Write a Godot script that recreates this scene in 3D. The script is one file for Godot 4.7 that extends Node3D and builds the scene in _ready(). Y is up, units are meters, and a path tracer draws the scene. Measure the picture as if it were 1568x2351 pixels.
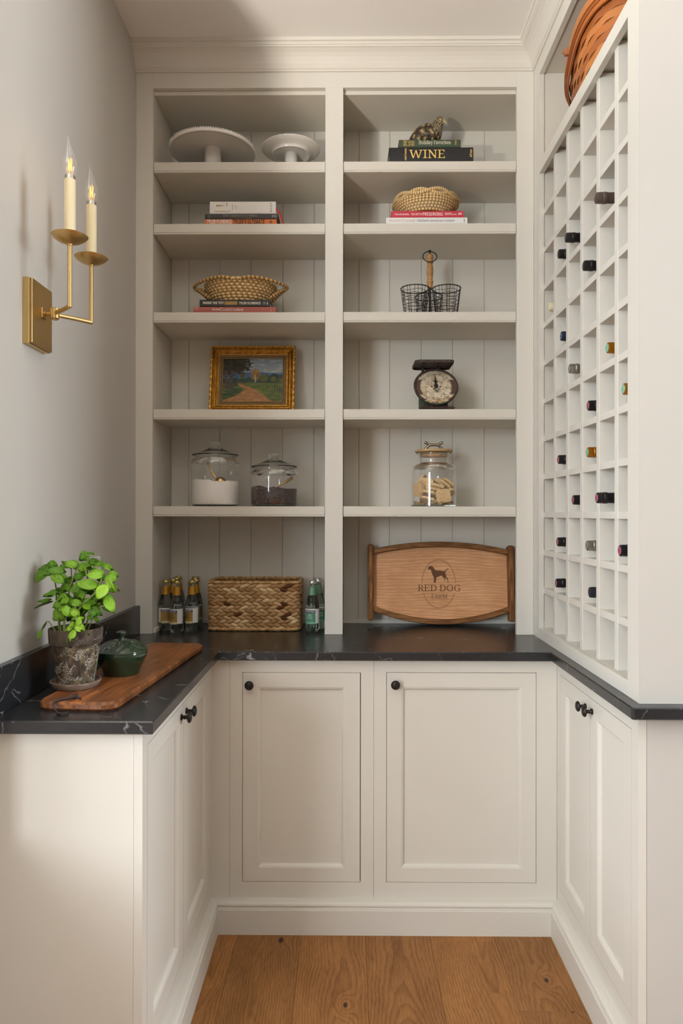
extends Node3D
# A pantry alcove: built-in shelves, wine rack, base cabinets under a black stone worktop. Floor at y = 0, metres.

var rng := RandomNumberGenerator.new()
var M := {}                      # materials
var taken := {}                  # names used under each parent
const UPLIGHT := 4.2  # energy of the added uplighter
const TOP := 0.914               # worktop height


# ---------------------------------------------------------------- geometry collector
class Geo:
	var v := PackedVector3Array()
	var n := PackedVector3Array()
	var uv := PackedVector2Array()
	var c := PackedColorArray()
	var ix := PackedInt32Array()
	var col := Color.WHITE
	var xf := Transform3D.IDENTITY
	var us := Vector2.ONE
	var uo := Vector2.ZERO
	var swap := false

	func pt(p: Vector3, nn: Vector3, t = null) -> int:
		var q: Vector2
		if t != null:
			q = t
		else:
			var a := nn.abs()
			q = Vector2(p.z, p.y) if a.x >= a.y and a.x >= a.z else (Vector2(p.x, p.z) if a.y >= a.z else Vector2(p.x, p.y))
			if swap:
				q = Vector2(q.y, q.x)
			q = q * us + uo
		v.append(xf * p)
		n.append((xf.basis * nn).normalized())
		uv.append(q)
		c.append(col)
		return v.size() - 1

	func tri(a: int, b: int, d: int) -> void:
		var g := (v[b] - v[a]).cross(v[d] - v[a])
		if g.length_squared() < 1e-18:
			return
		if g.dot(n[a] + n[b] + n[d]) > 0.0:
			ix.append(a); ix.append(d); ix.append(b)
		else:
			ix.append(a); ix.append(b); ix.append(d)

	func quad(a: int, b: int, d: int, e: int) -> void:
		tri(a, b, d)
		tri(a, d, e)

	func face(p: Array, nn: Vector3) -> void:
		var k := []
		for x in p:
			k.append(pt(x, nn))
		for i in range(1, k.size() - 1):
			tri(k[0], k[i], k[i + 1])

	func box(ce: Vector3, size: Vector3, b := 0.0) -> void:
		var h := size * 0.5
		b = minf(b, minf(h.x, minf(h.y, h.z)) * 0.9)
		for ax in 3:
			var a1 := (ax + 1) % 3
			var a2 := (ax + 2) % 3
			for s: float in [-1.0, 1.0]:
				var nn := Vector3.ZERO
				nn[ax] = s
				var ps := []
				for q in [[-1.0, -1.0], [1.0, -1.0], [1.0, 1.0], [-1.0, 1.0]]:
					var p := ce
					p[ax] += s * h[ax]
					p[a1] += q[0] * (h[a1] - b)
					p[a2] += q[1] * (h[a2] - b)
					ps.append(p)
				face(ps, nn)
				if b > 0.0:
					for s2: float in [-1.0, 1.0]:          # chamfer between +-ax and +-a1
						var n2 := Vector3.ZERO
						n2[ax] = s
						n2[a1] = s2
						n2 = n2.normalized()
						var es := []
						for q in [[0, -1.0], [0, 1.0], [1, 1.0], [1, -1.0]]:
							var p := ce
							p[ax] += s * (h[ax] - (b if q[0] == 1 else 0.0))
							p[a1] += s2 * (h[a1] - (b if q[0] == 0 else 0.0))
							p[a2] += q[1] * (h[a2] - b)
							es.append(p)
						face(es, n2)
		if b > 0.0:
			for sx: float in [-1.0, 1.0]:
				for sy: float in [-1.0, 1.0]:
					for sz: float in [-1.0, 1.0]:
						var sg := Vector3(sx, sy, sz)
						var cs := []
						for k in 3:
							var p := ce + sg * (h - Vector3(b, b, b))
							p[k] += sg[k] * b
							cs.append(p)
						face(cs, sg.normalized())

	func span(a: Vector3, b: Vector3, bev := 0.0) -> void:   # a box between two corners
		box((a + b) * 0.5, (b - a).abs(), bev)

	# profile of (radius, height) turned round the y axis; both ends may lie on the axis
	func lathe(prof: Array, seg := 32, crease := 40.0, from := 0.0, to := TAU, flip := false) -> void:
		var m := prof.size()
		var sn := []
		for i in m - 1:
			var d: Vector2 = prof[i + 1] - prof[i]
			var q := Vector2(d.y, -d.x).normalized()
			sn.append(-q if flip else q)
		var total := 0.0
		for i in m - 1:
			total += (prof[i + 1] - prof[i]).length()
		var done := 0.0
		for i in m - 1:
			var na: Vector2 = sn[i]
			var nb: Vector2 = sn[i]
			if i > 0 and absf(sn[i].angle_to(sn[i - 1])) < deg_to_rad(crease):
				na = (sn[i] + sn[i - 1]).normalized()
			if i < m - 2 and absf(sn[i].angle_to(sn[i + 1])) < deg_to_rad(crease):
				nb = (sn[i] + sn[i + 1]).normalized()
			var len: float = (prof[i + 1] - prof[i]).length()
			var base := v.size()
			for k in seg + 1:
				var a := lerpf(from, to, float(k) / seg)
				var ca := cos(a)
				var sa := sin(a)
				var u := float(k) / seg
				pt(Vector3(prof[i].x * ca, prof[i].y, prof[i].x * sa), Vector3(na.x * ca, na.y, na.x * sa), Vector2(u, done / total) * us + uo)
				pt(Vector3(prof[i + 1].x * ca, prof[i + 1].y, prof[i + 1].x * sa), Vector3(nb.x * ca, nb.y, nb.x * sa), Vector2(u, (done + len) / total) * us + uo)
			for k in seg:
				var o := base + k * 2
				quad(o, o + 1, o + 3, o + 2)
			done += len

	# a round rod along a path; radius may be one number or one per point; colours likewise
	func tube(path: Array, rad, seg := 8, closed := false, cols = null, squash := 1.0, upv := Vector3.ZERO) -> void:
		var m := path.size()
		var prev := Vector3.ZERO
		var rings := []
		var along := 0.0
		for i in (m + 1 if closed else m):
			var j := i % m
			var p: Vector3 = path[j]
			var t: Vector3
			if closed:
				t = (path[(j + 1) % m] - path[(j + m - 1) % m]).normalized()
			else:
				t = (path[mini(j + 1, m - 1)] - path[maxi(j - 1, 0)]).normalized()
			var side: Vector3
			if upv != Vector3.ZERO:
				side = t.cross(upv).normalized()
			elif prev == Vector3.ZERO:
				side = t.cross(Vector3.UP if absf(t.y) < 0.9 else Vector3.RIGHT).normalized()
			else:
				side = (prev - t * prev.dot(t)).normalized()
			prev = side
			var up := side.cross(t).normalized()
			var r: float = rad[j] if rad is Array else rad
			if i > 0:
				along += (p - path[(j + m - 1) % m]).length()
			if cols != null:
				col = cols[j]
			var ring := []
			for k in seg + 1:
				var a := TAU * k / seg
				var nn := side * cos(a) + up * sin(a)
				ring.append(pt(p + (side * cos(a) * squash + up * sin(a)) * r, nn, Vector2(float(k) / seg, along) * us + uo))
			rings.append(ring)
		for i in rings.size() - 1:
			for k in seg:
				quad(rings[i][k], rings[i][k + 1], rings[i + 1][k + 1], rings[i + 1][k])
		if not closed:
			for e in 2:
				var i := 0 if e == 0 else m - 1
				var r: float = rad[i] if rad is Array else rad
				if r > 1e-4:
					var t: Vector3 = (path[0] - path[1]).normalized() if e == 0 else (path[m - 1] - path[m - 2]).normalized()
					var ce := pt(path[i], t)
					var ring = rings[i]
					var loop := []
					for k in seg:
						v.append(v[ring[k]]); n.append((xf.basis * t).normalized()); uv.append(uv[ring[k]]); c.append(col)
						loop.append(v.size() - 1)
					for k in seg:
						tri(ce, loop[k], loop[(k + 1) % seg])

	# a polygon profile (x to the side, y up) carried along a path with sharp corners
	func sweep(prof: Array, path: Array, up := Vector3.UP, closed := false, caps := true) -> void:
		var m := path.size()
		var pm := prof.size()
		var fr := []
		for i in m:
			var a: Vector3
			var b: Vector3
			if closed:
				a = (path[i] - path[(i + m - 1) % m]).normalized()
				b = (path[(i + 1) % m] - path[i]).normalized()
			else:
				a = (path[i] - path[maxi(i - 1, 0)]).normalized() if i > 0 else (path[1] - path[0]).normalized()
				b = (path[mini(i + 1, m - 1)] - path[i]).normalized() if i < m - 1 else a
			var sa := a.cross(up).normalized()
			var sb := b.cross(up).normalized()
			var s := (sa + sb).normalized()
			s /= maxf(0.3, s.dot(sa))
			fr.append([path[i], s, sa, sb])
		var last := m if closed else m - 1
		for i in last:
			var f0 = fr[i]
			var f1 = fr[(i + 1) % m]
			var sd: Vector3 = f0[3]
			for k in pm:
				var p0: Vector2 = prof[k]
				var p1: Vector2 = prof[(k + 1) % pm]
				var d := p1 - p0
				var nn: Vector3 = (sd * d.y - up * d.x).normalized()
				face([f0[0] + f0[1] * p0.x + up * p0.y, f0[0] + f0[1] * p1.x + up * p1.y, f1[0] + f1[1] * p1.x + up * p1.y, f1[0] + f1[1] * p0.x + up * p0.y], nn)
		if caps and not closed:
			for e in 2:
				var f = fr[0] if e == 0 else fr[m - 1]
				var t: Vector3 = (path[0] - path[1]).normalized() if e == 0 else (path[m - 1] - path[m - 2]).normalized()
				var pv := PackedVector2Array(prof)
				var tr := Geometry2D.triangulate_polygon(pv)
				var base := v.size()
				for p in pv:
					pt(f[0] + f[1] * p.x + up * p.y, t)
				for q in range(0, tr.size(), 3):
					tri(base + tr[q], base + tr[q + 1], base + tr[q + 2])

	# flat outline in x, y given a thickness along z from z0 to z1
	func prism(poly: Array, z0: float, z1: float, smooth := false) -> void:
		var pv := PackedVector2Array(poly)
		if Geometry2D.is_polygon_clockwise(pv):
			pv.reverse()
		var m := pv.size()
		var tr := Geometry2D.triangulate_polygon(pv)
		for s in 2:
			var z := z0 if s == 0 else z1
			var nn := Vector3(0, 0, signf(z - (z0 + z1) * 0.5))
			var base := v.size()
			for p in pv:
				pt(Vector3(p.x, p.y, z), nn)
			for q in range(0, tr.size(), 3):
				tri(base + tr[q], base + tr[q + 1], base + tr[q + 2])
		for k in m:
			var a := pv[k]
			var b := pv[(k + 1) % m]
			var d := (b - a).normalized()
			var e := Vector3(d.y, -d.x, 0)
			var na := e
			var nb := e
			if smooth:
				var dp := (a - pv[(k + m - 1) % m]).normalized()
				var dn := (pv[(k + 2) % m] - b).normalized()
				if dp.dot(d) > 0.7:
					na = (e + Vector3(dp.y, -dp.x, 0)).normalized()
				if dn.dot(d) > 0.7:
					nb = (e + Vector3(dn.y, -dn.x, 0)).normalized()
			quad(pt(Vector3(a.x, a.y, z0), na), pt(Vector3(b.x, b.y, z0), nb), pt(Vector3(b.x, b.y, z1), nb), pt(Vector3(a.x, a.y, z1), na))

	# plan outline (x, z) made into a slab from y0 to y1 with eased edges
	func slab(poly: Array, y0: float, y1: float, b: float) -> void:
		var pv := PackedVector2Array(poly)
		if Geometry2D.is_polygon_clockwise(pv):
			pv.reverse()
		var m := pv.size()
		var inn := PackedVector2Array()
		var sn := []
		for k in m:
			var d := (pv[(k + 1) % m] - pv[k]).normalized()
			sn.append(Vector2(d.y, -d.x))
		for k in m:
			var a: Vector2 = sn[(k + m - 1) % m]
			var d: Vector2 = sn[k]
			var s := (a + d).normalized()
			inn.append(pv[k] - s * (b / maxf(0.3, s.dot(a))))
		var tr := Geometry2D.triangulate_polygon(inn)
		for s in 2:
			var base := v.size()
			for p in inn:
				pt(Vector3(p.x, y0 if s == 0 else y1, p.y), Vector3.DOWN if s == 0 else Vector3.UP)
			for q in range(0, tr.size(), 3):
				tri(base + tr[q], base + tr[q + 1], base + tr[q + 2])
		for k in m:
			var j := (k + 1) % m
			var e: Vector2 = sn[k]
			var en := Vector3(e.x, 0, e.y)
			face([Vector3(pv[k].x, y0 + b, pv[k].y), Vector3(pv[j].x, y0 + b, pv[j].y), Vector3(pv[j].x, y1 - b, pv[j].y), Vector3(pv[k].x, y1 - b, pv[k].y)], en)
			face([Vector3(pv[k].x, y1 - b, pv[k].y), Vector3(pv[j].x, y1 - b, pv[j].y), Vector3(inn[j].x, y1, inn[j].y), Vector3(inn[k].x, y1, inn[k].y)], (en + Vector3.UP).normalized())
			face([Vector3(pv[k].x, y0 + b, pv[k].y), Vector3(pv[j].x, y0 + b, pv[j].y), Vector3(inn[j].x, y0, inn[j].y), Vector3(inn[k].x, y0, inn[k].y)], (en - Vector3.UP).normalized())

	func ball(ce: Vector3, r: Vector3, seg := 12, rows := 8) -> void:
		var base := v.size()
		for i in rows + 1:
			var la := PI * (float(i) / rows - 0.5)
			for k in seg + 1:
				var a := TAU * k / seg
				var u := Vector3(cos(la) * cos(a), sin(la), cos(la) * sin(a))
				pt(ce + u * r, (u / r).normalized(), Vector2(float(k) / seg, float(i) / rows))
		for i in rows:
			for k in seg:
				var o := base + i * (seg + 1) + k
				quad(o, o + 1, o + seg + 2, o + seg + 1)

	# lettering fitted into a rectangle of the x, y plane, its face at z
	func text(s: String, font: Font, x0: float, y0: float, x1: float, y1: float, z: float, depth := 0.0006, bend := 0.0, italic := 0.0) -> void:
		var tm := TextMesh.new()
		tm.text = s
		tm.font = font
		tm.font_size = 48
		tm.pixel_size = 0.01
		tm.depth = 0.05
		tm.curve_step = 2.0
		var ar := tm.get_mesh_arrays()
		if ar.is_empty():
			return
		var vs: PackedVector3Array = ar[Mesh.ARRAY_VERTEX]
		var ns: PackedVector3Array = ar[Mesh.ARRAY_NORMAL]
		var ids = ar[Mesh.ARRAY_INDEX]
		var lo := Vector3(1e9, 1e9, 1e9)
		var hi := -lo
		for p in vs:
			lo = lo.min(p)
			hi = hi.max(p)
		var k := (hi - lo).max(Vector3(1e-6, 1e-6, 1e-6))
		var base := v.size()
		for i in vs.size():
			var q := (vs[i] - lo) / k
			var p := Vector3(lerpf(x0, x1, q.x), lerpf(y0, y1, q.y), z + depth * q.z)
			p.x += italic * (p.y - y0)
			var nn := ns[i]
			if bend > 0.0:
				var a := p.x / bend
				nn = Vector3(nn.x * cos(a) + nn.z * sin(a), nn.y, nn.z * cos(a) - nn.x * sin(a))
				p = Vector3((bend + p.z) * sin(a), p.y, (bend + p.z) * cos(a))
			pt(p, nn, Vector2.ZERO)
		if ids == null or ids.size() == 0:
			for i in range(0, vs.size(), 3):
				tri(base + i, base + i + 1, base + i + 2)
		else:
			for i in range(0, ids.size(), 3):
				tri(base + ids[i], base + ids[i + 1], base + ids[i + 2])

	func mesh(mat: Material) -> ArrayMesh:
		var a := []
		a.resize(Mesh.ARRAY_MAX)
		a[Mesh.ARRAY_VERTEX] = v
		a[Mesh.ARRAY_NORMAL] = n
		a[Mesh.ARRAY_TEX_UV] = uv
		a[Mesh.ARRAY_COLOR] = c
		a[Mesh.ARRAY_INDEX] = ix
		var am := ArrayMesh.new()
		am.add_surface_from_arrays(Mesh.PRIMITIVE_TRIANGLES, a)
		am.surface_set_material(0, mat)
		return am


# ---------------------------------------------------------------- naming and tagging
func numbered(called: String, parent: Node) -> String:
	var key := str(parent.get_instance_id()) + called
	var k: int = taken.get(key, 0)
	taken[key] = k + 1
	return called if k == 0 else "%s_%03d" % [called, k]


func obj(called: String, g, mat: Material, parent: Node = self) -> MeshInstance3D:
	var o := MeshInstance3D.new()
	o.name = numbered(called, parent)
	o.mesh = g.mesh(mat) if g is Geo else g
	o.cast_shadow = GeometryInstance3D.SHADOW_CASTING_SETTING_ON
	parent.add_child(o, true)
	return o


func tag(o: Node, label: String, category: String, group := "") -> Node:
	o.set_meta("label", label)
	o.set_meta("category", category)
	if group:
		o.set_meta("group", group)
	return o


func thing(called: String, label: String, category: String, at := Vector3.ZERO, turn := 0.0, group := "") -> Node3D:
	var o := Node3D.new()
	o.name = numbered(called, self)
	add_child(o, true)
	o.position = at
	o.rotation.y = turn
	tag(o, label, category, group)
	return o


func struct(called: String, g, mat: Material) -> MeshInstance3D:
	var o := obj(called, g, mat)
	o.set_meta("kind", "structure")
	return o


func part_label(o: Node, label: String) -> Node:
	o.set_meta("label", label)
	return o


func stuff(o: Node) -> Node:
	o.set_meta("kind", "stuff")
	return o


func jit(x: float) -> float:
	return rng.randf_range(-x, x)


func arc(ce: Vector2, r: float, a0: float, a1: float, k: int) -> Array:
	var o := []
	for i in k + 1:
		var a := lerpf(a0, a1, float(i) / k)
		o.append(ce + Vector2(cos(a), sin(a)) * r)
	return o


func round_rect(w: float, h: float, r: float, k := 5) -> Array:
	var o := []
	o.append_array(arc(Vector2(w / 2 - r, h / 2 - r), r, 0, PI / 2, k))
	o.append_array(arc(Vector2(-w / 2 + r, h / 2 - r), r, PI / 2, PI, k))
	o.append_array(arc(Vector2(-w / 2 + r, -h / 2 + r), r, PI, 1.5 * PI, k))
	o.append_array(arc(Vector2(w / 2 - r, -h / 2 + r), r, 1.5 * PI, TAU, k))
	return o


func curve(pts: Array, k := 8) -> Array:                     # Catmull-Rom through the points
	var o := []
	var m := pts.size()
	for i in m - 1:
		var p0 = pts[maxi(i - 1, 0)]
		var p1 = pts[i]
		var p2 = pts[i + 1]
		var p3 = pts[mini(i + 2, m - 1)]
		for s in k:
			var t := float(s) / k
			o.append(0.5 * (2.0 * p1 + (p2 - p0) * t + (2.0 * p0 - 5.0 * p1 + 4.0 * p2 - p3) * t * t + (3.0 * p1 - p0 - 3.0 * p2 + p3) * t * t * t))
	o.append(pts[m - 1])
	return o


# ---------------------------------------------------------------- materials
func mat(rgb: Color, rough := 0.5, metal := 0.0, spec := 0.5) -> StandardMaterial3D:
	var m := StandardMaterial3D.new()
	m.albedo_color = rgb
	m.roughness = rough
	m.metallic = metal
	m.metallic_specular = spec
	return m


func vmat(rough := 0.7, spec := 0.3) -> StandardMaterial3D:   # colour comes from the vertices
	var m := mat(Color.WHITE, rough, 0.0, spec)
	m.vertex_color_use_as_albedo = true
	return m


func tmat(im: Image, rough := 0.6, spec := 0.5) -> StandardMaterial3D:
	var m := mat(Color.WHITE, rough, 0.0, spec)
	im.generate_mipmaps()
	m.albedo_texture = ImageTexture.create_from_image(im)
	return m


func pane(alpha := 0.06) -> StandardMaterial3D:               # thin clear glass
	var m := mat(Color(1, 1, 1, alpha), 0.02)
	m.transparency = BaseMaterial3D.TRANSPARENCY_ALPHA
	return m


func solid_glass(rgb: Color, scale := 0.05) -> StandardMaterial3D:
	var m := mat(Color(rgb.r, rgb.g, rgb.b, 0.0), 0.02)
	m.transparency = BaseMaterial3D.TRANSPARENCY_ALPHA
	m.refraction_enabled = true
	m.refraction_scale = scale
	return m


func noise(seed: int, freq: float, oct := 3, kind := FastNoiseLite.TYPE_SIMPLEX_SMOOTH) -> FastNoiseLite:
	var f := FastNoiseLite.new()
	f.seed = seed
	f.noise_type = kind
	f.frequency = freq
	f.fractal_octaves = oct
	return f


func c8(r: int, g: int, b: int) -> Color:
	return Color8(r, g, b)


func lin(r: int, g: int, b: int) -> Color:                    # a vertex colour
	return Color8(r, g, b).srgb_to_linear()


# ---------------------------------------------------------------- computed pictures of what surfaces are made of
func oak_floor() -> Image:
	var w := 1024
	var h := 1024
	var im := Image.create(w, h, false, Image.FORMAT_RGB8)
	var wob := noise(3, 1.0, 3)
	var fine := noise(5, 1.0, 2)
	var r := RandomNumberGenerator.new()
	r.seed = 11
	for s in 4:
		var cx: float = [0.03, -0.015, 0.055, 0.0][s]
		var slope: float = [0.045, 0.06, 0.03, 0.075][s]
		var knots := []
		for k in 2:
			knots.append([Vector2(r.randf_range(-0.06, 0.06), r.randf_range(0.15, 1.5)), r.randf_range(0.006, 0.012)])
		var tone: float = [1.0, 0.955, 1.03, 0.985][s]
		for px in 256:
			var x := (px / 256.0 - 0.5) * 0.2067
			for py in h:
				var y := py / 1024.0 * 1.65
				var dx := 0.0
				var ring := 0.0
				var dark := 0.0
				for k in knots:
					var d: Vector2 = Vector2(x, y) - k[0]
					d.y *= 0.55
					var q: float = d.length() / (k[1] * 3.2)
					ring += 0.03 * exp(-q * q)
					dark = maxf(dark, smoothstep(k[1], k[1] * 0.35, d.length()))
				var ys := 0.5 + 0.5 * sin(y / 1.65 * TAU)
				var xx := x - cx + 0.016 * wob.get_noise_2d(s * 30.0 + cos(y / 1.65 * TAU) * 0.7, sin(y / 1.65 * TAU) * 0.7 + x * 2.0)
				var dd := 0.012 + slope * ys + 0.004 * wob.get_noise_3d(x * 3.0, cos(y / 1.65 * TAU) * 1.2, sin(y / 1.65 * TAU) * 1.2 + s * 9.0)
				var rad := sqrt(xx * xx * 1.0 + dd * dd) + ring
				var f := fposmod(rad * 125.0 + 0.12 * fine.get_noise_2d(x * 90.0, y * 2.0), 1.0)
				var late := smoothstep(0.35, 0.95, f) * (1.0 - smoothstep(0.95, 1.0, f))
				var pore := fine.get_noise_2d(x * 1400.0 + s * 70.0, y * 22.0)
				var cloud := wob.get_noise_2d(x * 9.0 + s * 5.0, y * 3.0)
				var t := clampf(0.34 + 0.27 * late + 0.38 * pore + 0.22 * cloud, 0.0, 1.0)
				var co := Color8(182, 128, 74).lerp(Color8(108, 69, 33), t)
				co = co.lerp(Color8(44, 28, 18), dark * 0.9)
				im.set_pixel(s * 256 + px, py, Color(co.r * tone, co.g * tone, co.b * tone))
	return im


# straight-grained wood along u; a and b are its light and dark tones
func plain_wood(w: int, h: int, a: Color, b: Color, seed: int, bands: float, contrast := 0.6) -> Image:
	var im := Image.create(w, h, false, Image.FORMAT_RGB8)
	var n1 := noise(seed, 1.0, 4)
	var n2 := noise(seed + 1, 1.0, 2)
	for y in h:
		var vv := float(y) / h
		for x in w:
			var u := float(x) / w
			var f := vv * bands + 1.6 * n1.get_noise_2d(u * 0.8, vv * 3.0)
			var g := 0.5 + 0.5 * sin(f * TAU)
			var st := n2.get_noise_2d(u * 6.0, vv * bands * 7.0)
			var t := clampf(0.45 + contrast * (0.42 * (g - 0.5) + 0.55 * st + 0.4 * n1.get_noise_2d(u * 3.0 + 9.0, vv * 2.0)), 0.0, 1.0)
			im.set_pixel(x, y, a.lerp(b, t))
	return im


func soapstone() -> Image:
	var s := 1024
	var im := Image.create(s, s, false, Image.FORMAT_RGB8)
	var n1 := noise(21, 0.012, 4)
	var n2 := noise(22, 0.004, 3)
	var n3 := noise(23, 0.03, 3)
	var n4 := noise(24, 0.25, 2)
	for y in s:
		for x in s:
			var wx := x + 26.0 * n1.get_noise_2d(x, y)
			var wy := y + 26.0 * n1.get_noise_2d(x + 500, y + 300)
			var u := wx * 0.62 + wy * 0.9
			var a := absf(n2.get_noise_2d(u * 1.5, (wx - wy) * 0.30))
			var vein := (1.0 - smoothstep(0.0, 0.012, a)) * smoothstep(-0.15, 0.3, n3.get_noise_2d(x * 0.35, y * 0.35) + 0.12)
			var b := absf(n2.get_noise_2d(wx * 1.1 + 900.0, wy * 1.9 - 400.0))
			var fleck := (1.0 - smoothstep(0.0, 0.013, b)) * smoothstep(-0.08, 0.35, n3.get_noise_2d(x * 0.8 + 700, y * 0.8))
			var cloud := n1.get_noise_2d(x * 0.6 + 90, y * 0.6)
			var k := 0.172 + 0.035 * cloud + 0.02 * n4.get_noise_2d(x, y)
			var co := Color(k * 0.97, k * 1.0, k * 1.06)
			im.set_pixel(x, y, co.lerp(Color8(182, 184, 184), clampf(0.6 * vein + 0.8 * fleck, 0.0, 0.85)))
	return im


func old_pot() -> Image:
	var w := 768
	var h := 384
	var im := Image.create(w, h, false, Image.FORMAT_RGB8)
	var n1 := noise(31, 1.0, 5)
	var n2 := noise(32, 1.0, 4)
	for y in h:
		for x in w:
			var a := TAU * x / w
			var p := Vector3(cos(a), sin(a), 0.0) * 1.5
			var yy := y / float(h)
			var k := n1.get_noise_3d(p.x * 2.0, p.y * 2.0, yy * 5.0)
			var co := Color8(106, 94, 83).lerp(Color8(66, 58, 51), clampf(0.5 + k, 0, 1))
			var lo := smoothstep(0.57, 0.48, yy)
			var li := n2.get_noise_3d(p.x * 0.75, p.y * 0.75, yy * 15.0 + 1.2 * k)
			var patch := smoothstep(0.06, 0.20, li + 0.16 * lo - 0.06) * (0.15 + 0.85 * clampf(0.35 + 3.0 * n1.get_noise_3d(p.x * 7.0, p.y * 7.0, yy * 90.0), 0, 1))
			if yy > 0.70:
				patch *= 0.0
			elif yy > 0.545:
				patch *= 0.45 * smoothstep(0.68, 0.58, yy)
			var moss := smoothstep(0.15, 0.4, n1.get_noise_3d(p.x * 1.3 + 7.0, p.y * 1.3, yy * 4.0)) * lo
			var tan := smoothstep(0.1, 0.35, n2.get_noise_3d(p.x * 1.2 - 4.0, p.y * 1.2, yy * 5.0 + 2.0)) * lo
			co = co.lerp(Color8(210, 203, 186), patch)
			co = co.lerp(Color8(150, 128, 94), tan * 0.6)
			co = co.lerp(Color8(118, 122, 92), moss * 0.55)
			im.set_pixel(x, y, co)
	return im


# the small oil landscape: a dirt road past a dark tree, a birch, hills, fence posts
func oil_painting() -> Image:
	var w := 512
	var h := 384
	var im := Image.create(w, h, false, Image.FORMAT_RGB8)
	var n1 := noise(41, 1.0, 4)
	var n2 := noise(42, 1.0, 2)
	for y in h:
		for x in w:
			var u := x / float(w)
			var t := y / float(h)
			var j := n2.get_noise_2d(u * 34.0, t * 60.0)
			var q := n1.get_noise_2d(u * 7.0, t * 9.0)
			var co := Color8(122, 140, 156).lerp(Color8(150, 160, 166), clampf(t * 2.4, 0, 1))
			var cl := smoothstep(0.12, 0.45, n1.get_noise_2d(u * 5.0 + 3.0, t * 12.0))
			co = co.lerp(Color8(186, 184, 178), cl * 0.75)
			if t > 0.325 + 0.012 * sin(u * 9.0) + 0.008 * q:
				co = Color8(62, 94, 140).lerp(Color8(84, 112, 146), clampf(0.5 + q, 0, 1))
			if t > 0.43 - 0.06 * smoothstep(0.6, 0.75, u) + 0.035 * q + 0.02 * j + 0.03 * (1.0 - u):
				co = Color8(34, 52, 48).lerp(Color8(56, 78, 60), clampf(0.5 + q + j * 0.6, 0, 1))
			var hor := 0.555 + 0.03 * absf(u - 0.45) - 0.012 * q
			if t > hor:
				co = Color8(112, 122, 54).lerp(Color8(74, 92, 44), clampf(0.45 + q + 0.5 * j, 0, 1))
				if u < 0.42:
					co = co.lerp(Color8(44, 60, 34), clampf(0.55 + 1.4 * n1.get_noise_2d(u * 3.0, t * 20.0), 0, 1) * smoothstep(0.45, 0.2, u))
				var d := t - hor
				var mid := 0.285 + 0.75 * d - 0.55 * d * d
				mid = 0.28 + 0.19 * smoothstep(0.0, 0.2, d) - 0.08 * smoothstep(0.25, 0.44, d)
				var half := 0.030 + 0.16 * d + 1.9 * d * d
				var road := smoothstep(half + 0.02, half - 0.015, absf(u - mid) + 0.02 * j)
				var rc := Color8(186, 132, 84).lerp(Color8(150, 104, 62), clampf(0.45 + q + 0.5 * j, 0, 1))
				var sh := smoothstep(0.35, 0.75, n1.get_noise_2d(u * 2.0 + 5.0, t * 26.0) + 0.35) * smoothstep(0.34, 0.1, d)
				rc = rc.lerp(Color8(104, 74, 56), sh * 0.8)
				co = co.lerp(rc, road)
			for tr in [[0.545, 0.375, 0.075, 0.125, 0], [0.68, 0.45, 0.065, 0.085, 1], [0.84, 0.48, 0.045, 0.062, 1], [0.97, 0.51, 0.05, 0.05, 1], [0.33, 0.40, 0.06, 0.05, 1]]:
				var e: float = Vector2((u - tr[0]) / tr[2], (t - tr[1]) / tr[3]).length() + 0.5 * n2.get_noise_2d(u * 45.0, t * 40.0)
				if e < 1.0:
					co = (Color8(176, 132, 62) if tr[4] == 0 else Color8(112, 112, 46)).lerp(Color8(98, 74, 38) if tr[4] == 0 else Color8(56, 70, 34), clampf(0.4 + j * 1.3 + q, 0, 1))
			if absf(u - 0.54 - 0.006 * sin(t * 40.0)) < 0.006 and t > 0.38 and t < 0.555:
				co = Color8(206, 200, 186)
			for f in 9:
				var fu := 0.60 + 0.385 * pow(f / 8.0, 0.8)
				var top := 0.60 + 0.06 * pow(f / 8.0, 1.6)
				if absf(u - fu) < 0.0025 + 0.004 * f / 8.0 and t > top and t < top + 0.035 + 0.115 * f / 8.0:
					co = Color8(62, 56, 52)
			var crown := Vector2((u - 0.13) / 0.34, (t - 0.13) / 0.26).length() + 0.34 * n1.get_noise_2d(u * 11.0, t * 12.0) + 0.22 * j
			if crown < 0.98:
				co = Color8(30, 26, 20).lerp(Color8(66, 56, 36), clampf(0.4 + q * 1.2 + 0.7 * j, 0, 1))
			for tk in [[0.065, 0.022, -0.01], [0.125, 0.03, 0.03]]:
				if absf(u - tk[0] - tk[2] * (0.62 - t) * 4.0) < tk[1] + 0.05 * maxf(0.0, t - 0.56) and t > 0.28 and t < 0.70:
					co = Color8(58, 48, 42).lerp(Color8(96, 82, 74), clampf(0.5 + 1.3 * n2.get_noise_2d(u * 90.0, t * 8.0), 0, 1))
			if u > 0.82 and u < 0.95 and t > 0.945 and t < 0.975 and n2.get_noise_2d(u * 70.0, t * 70.0) > 0.12:
				co = Color8(48, 40, 34)
			co = co.lightened(maxf(0.0, j) * 0.10).darkened(maxf(0.0, -j) * 0.12)
			im.set_pixel(x, y, co)
	return im


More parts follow.
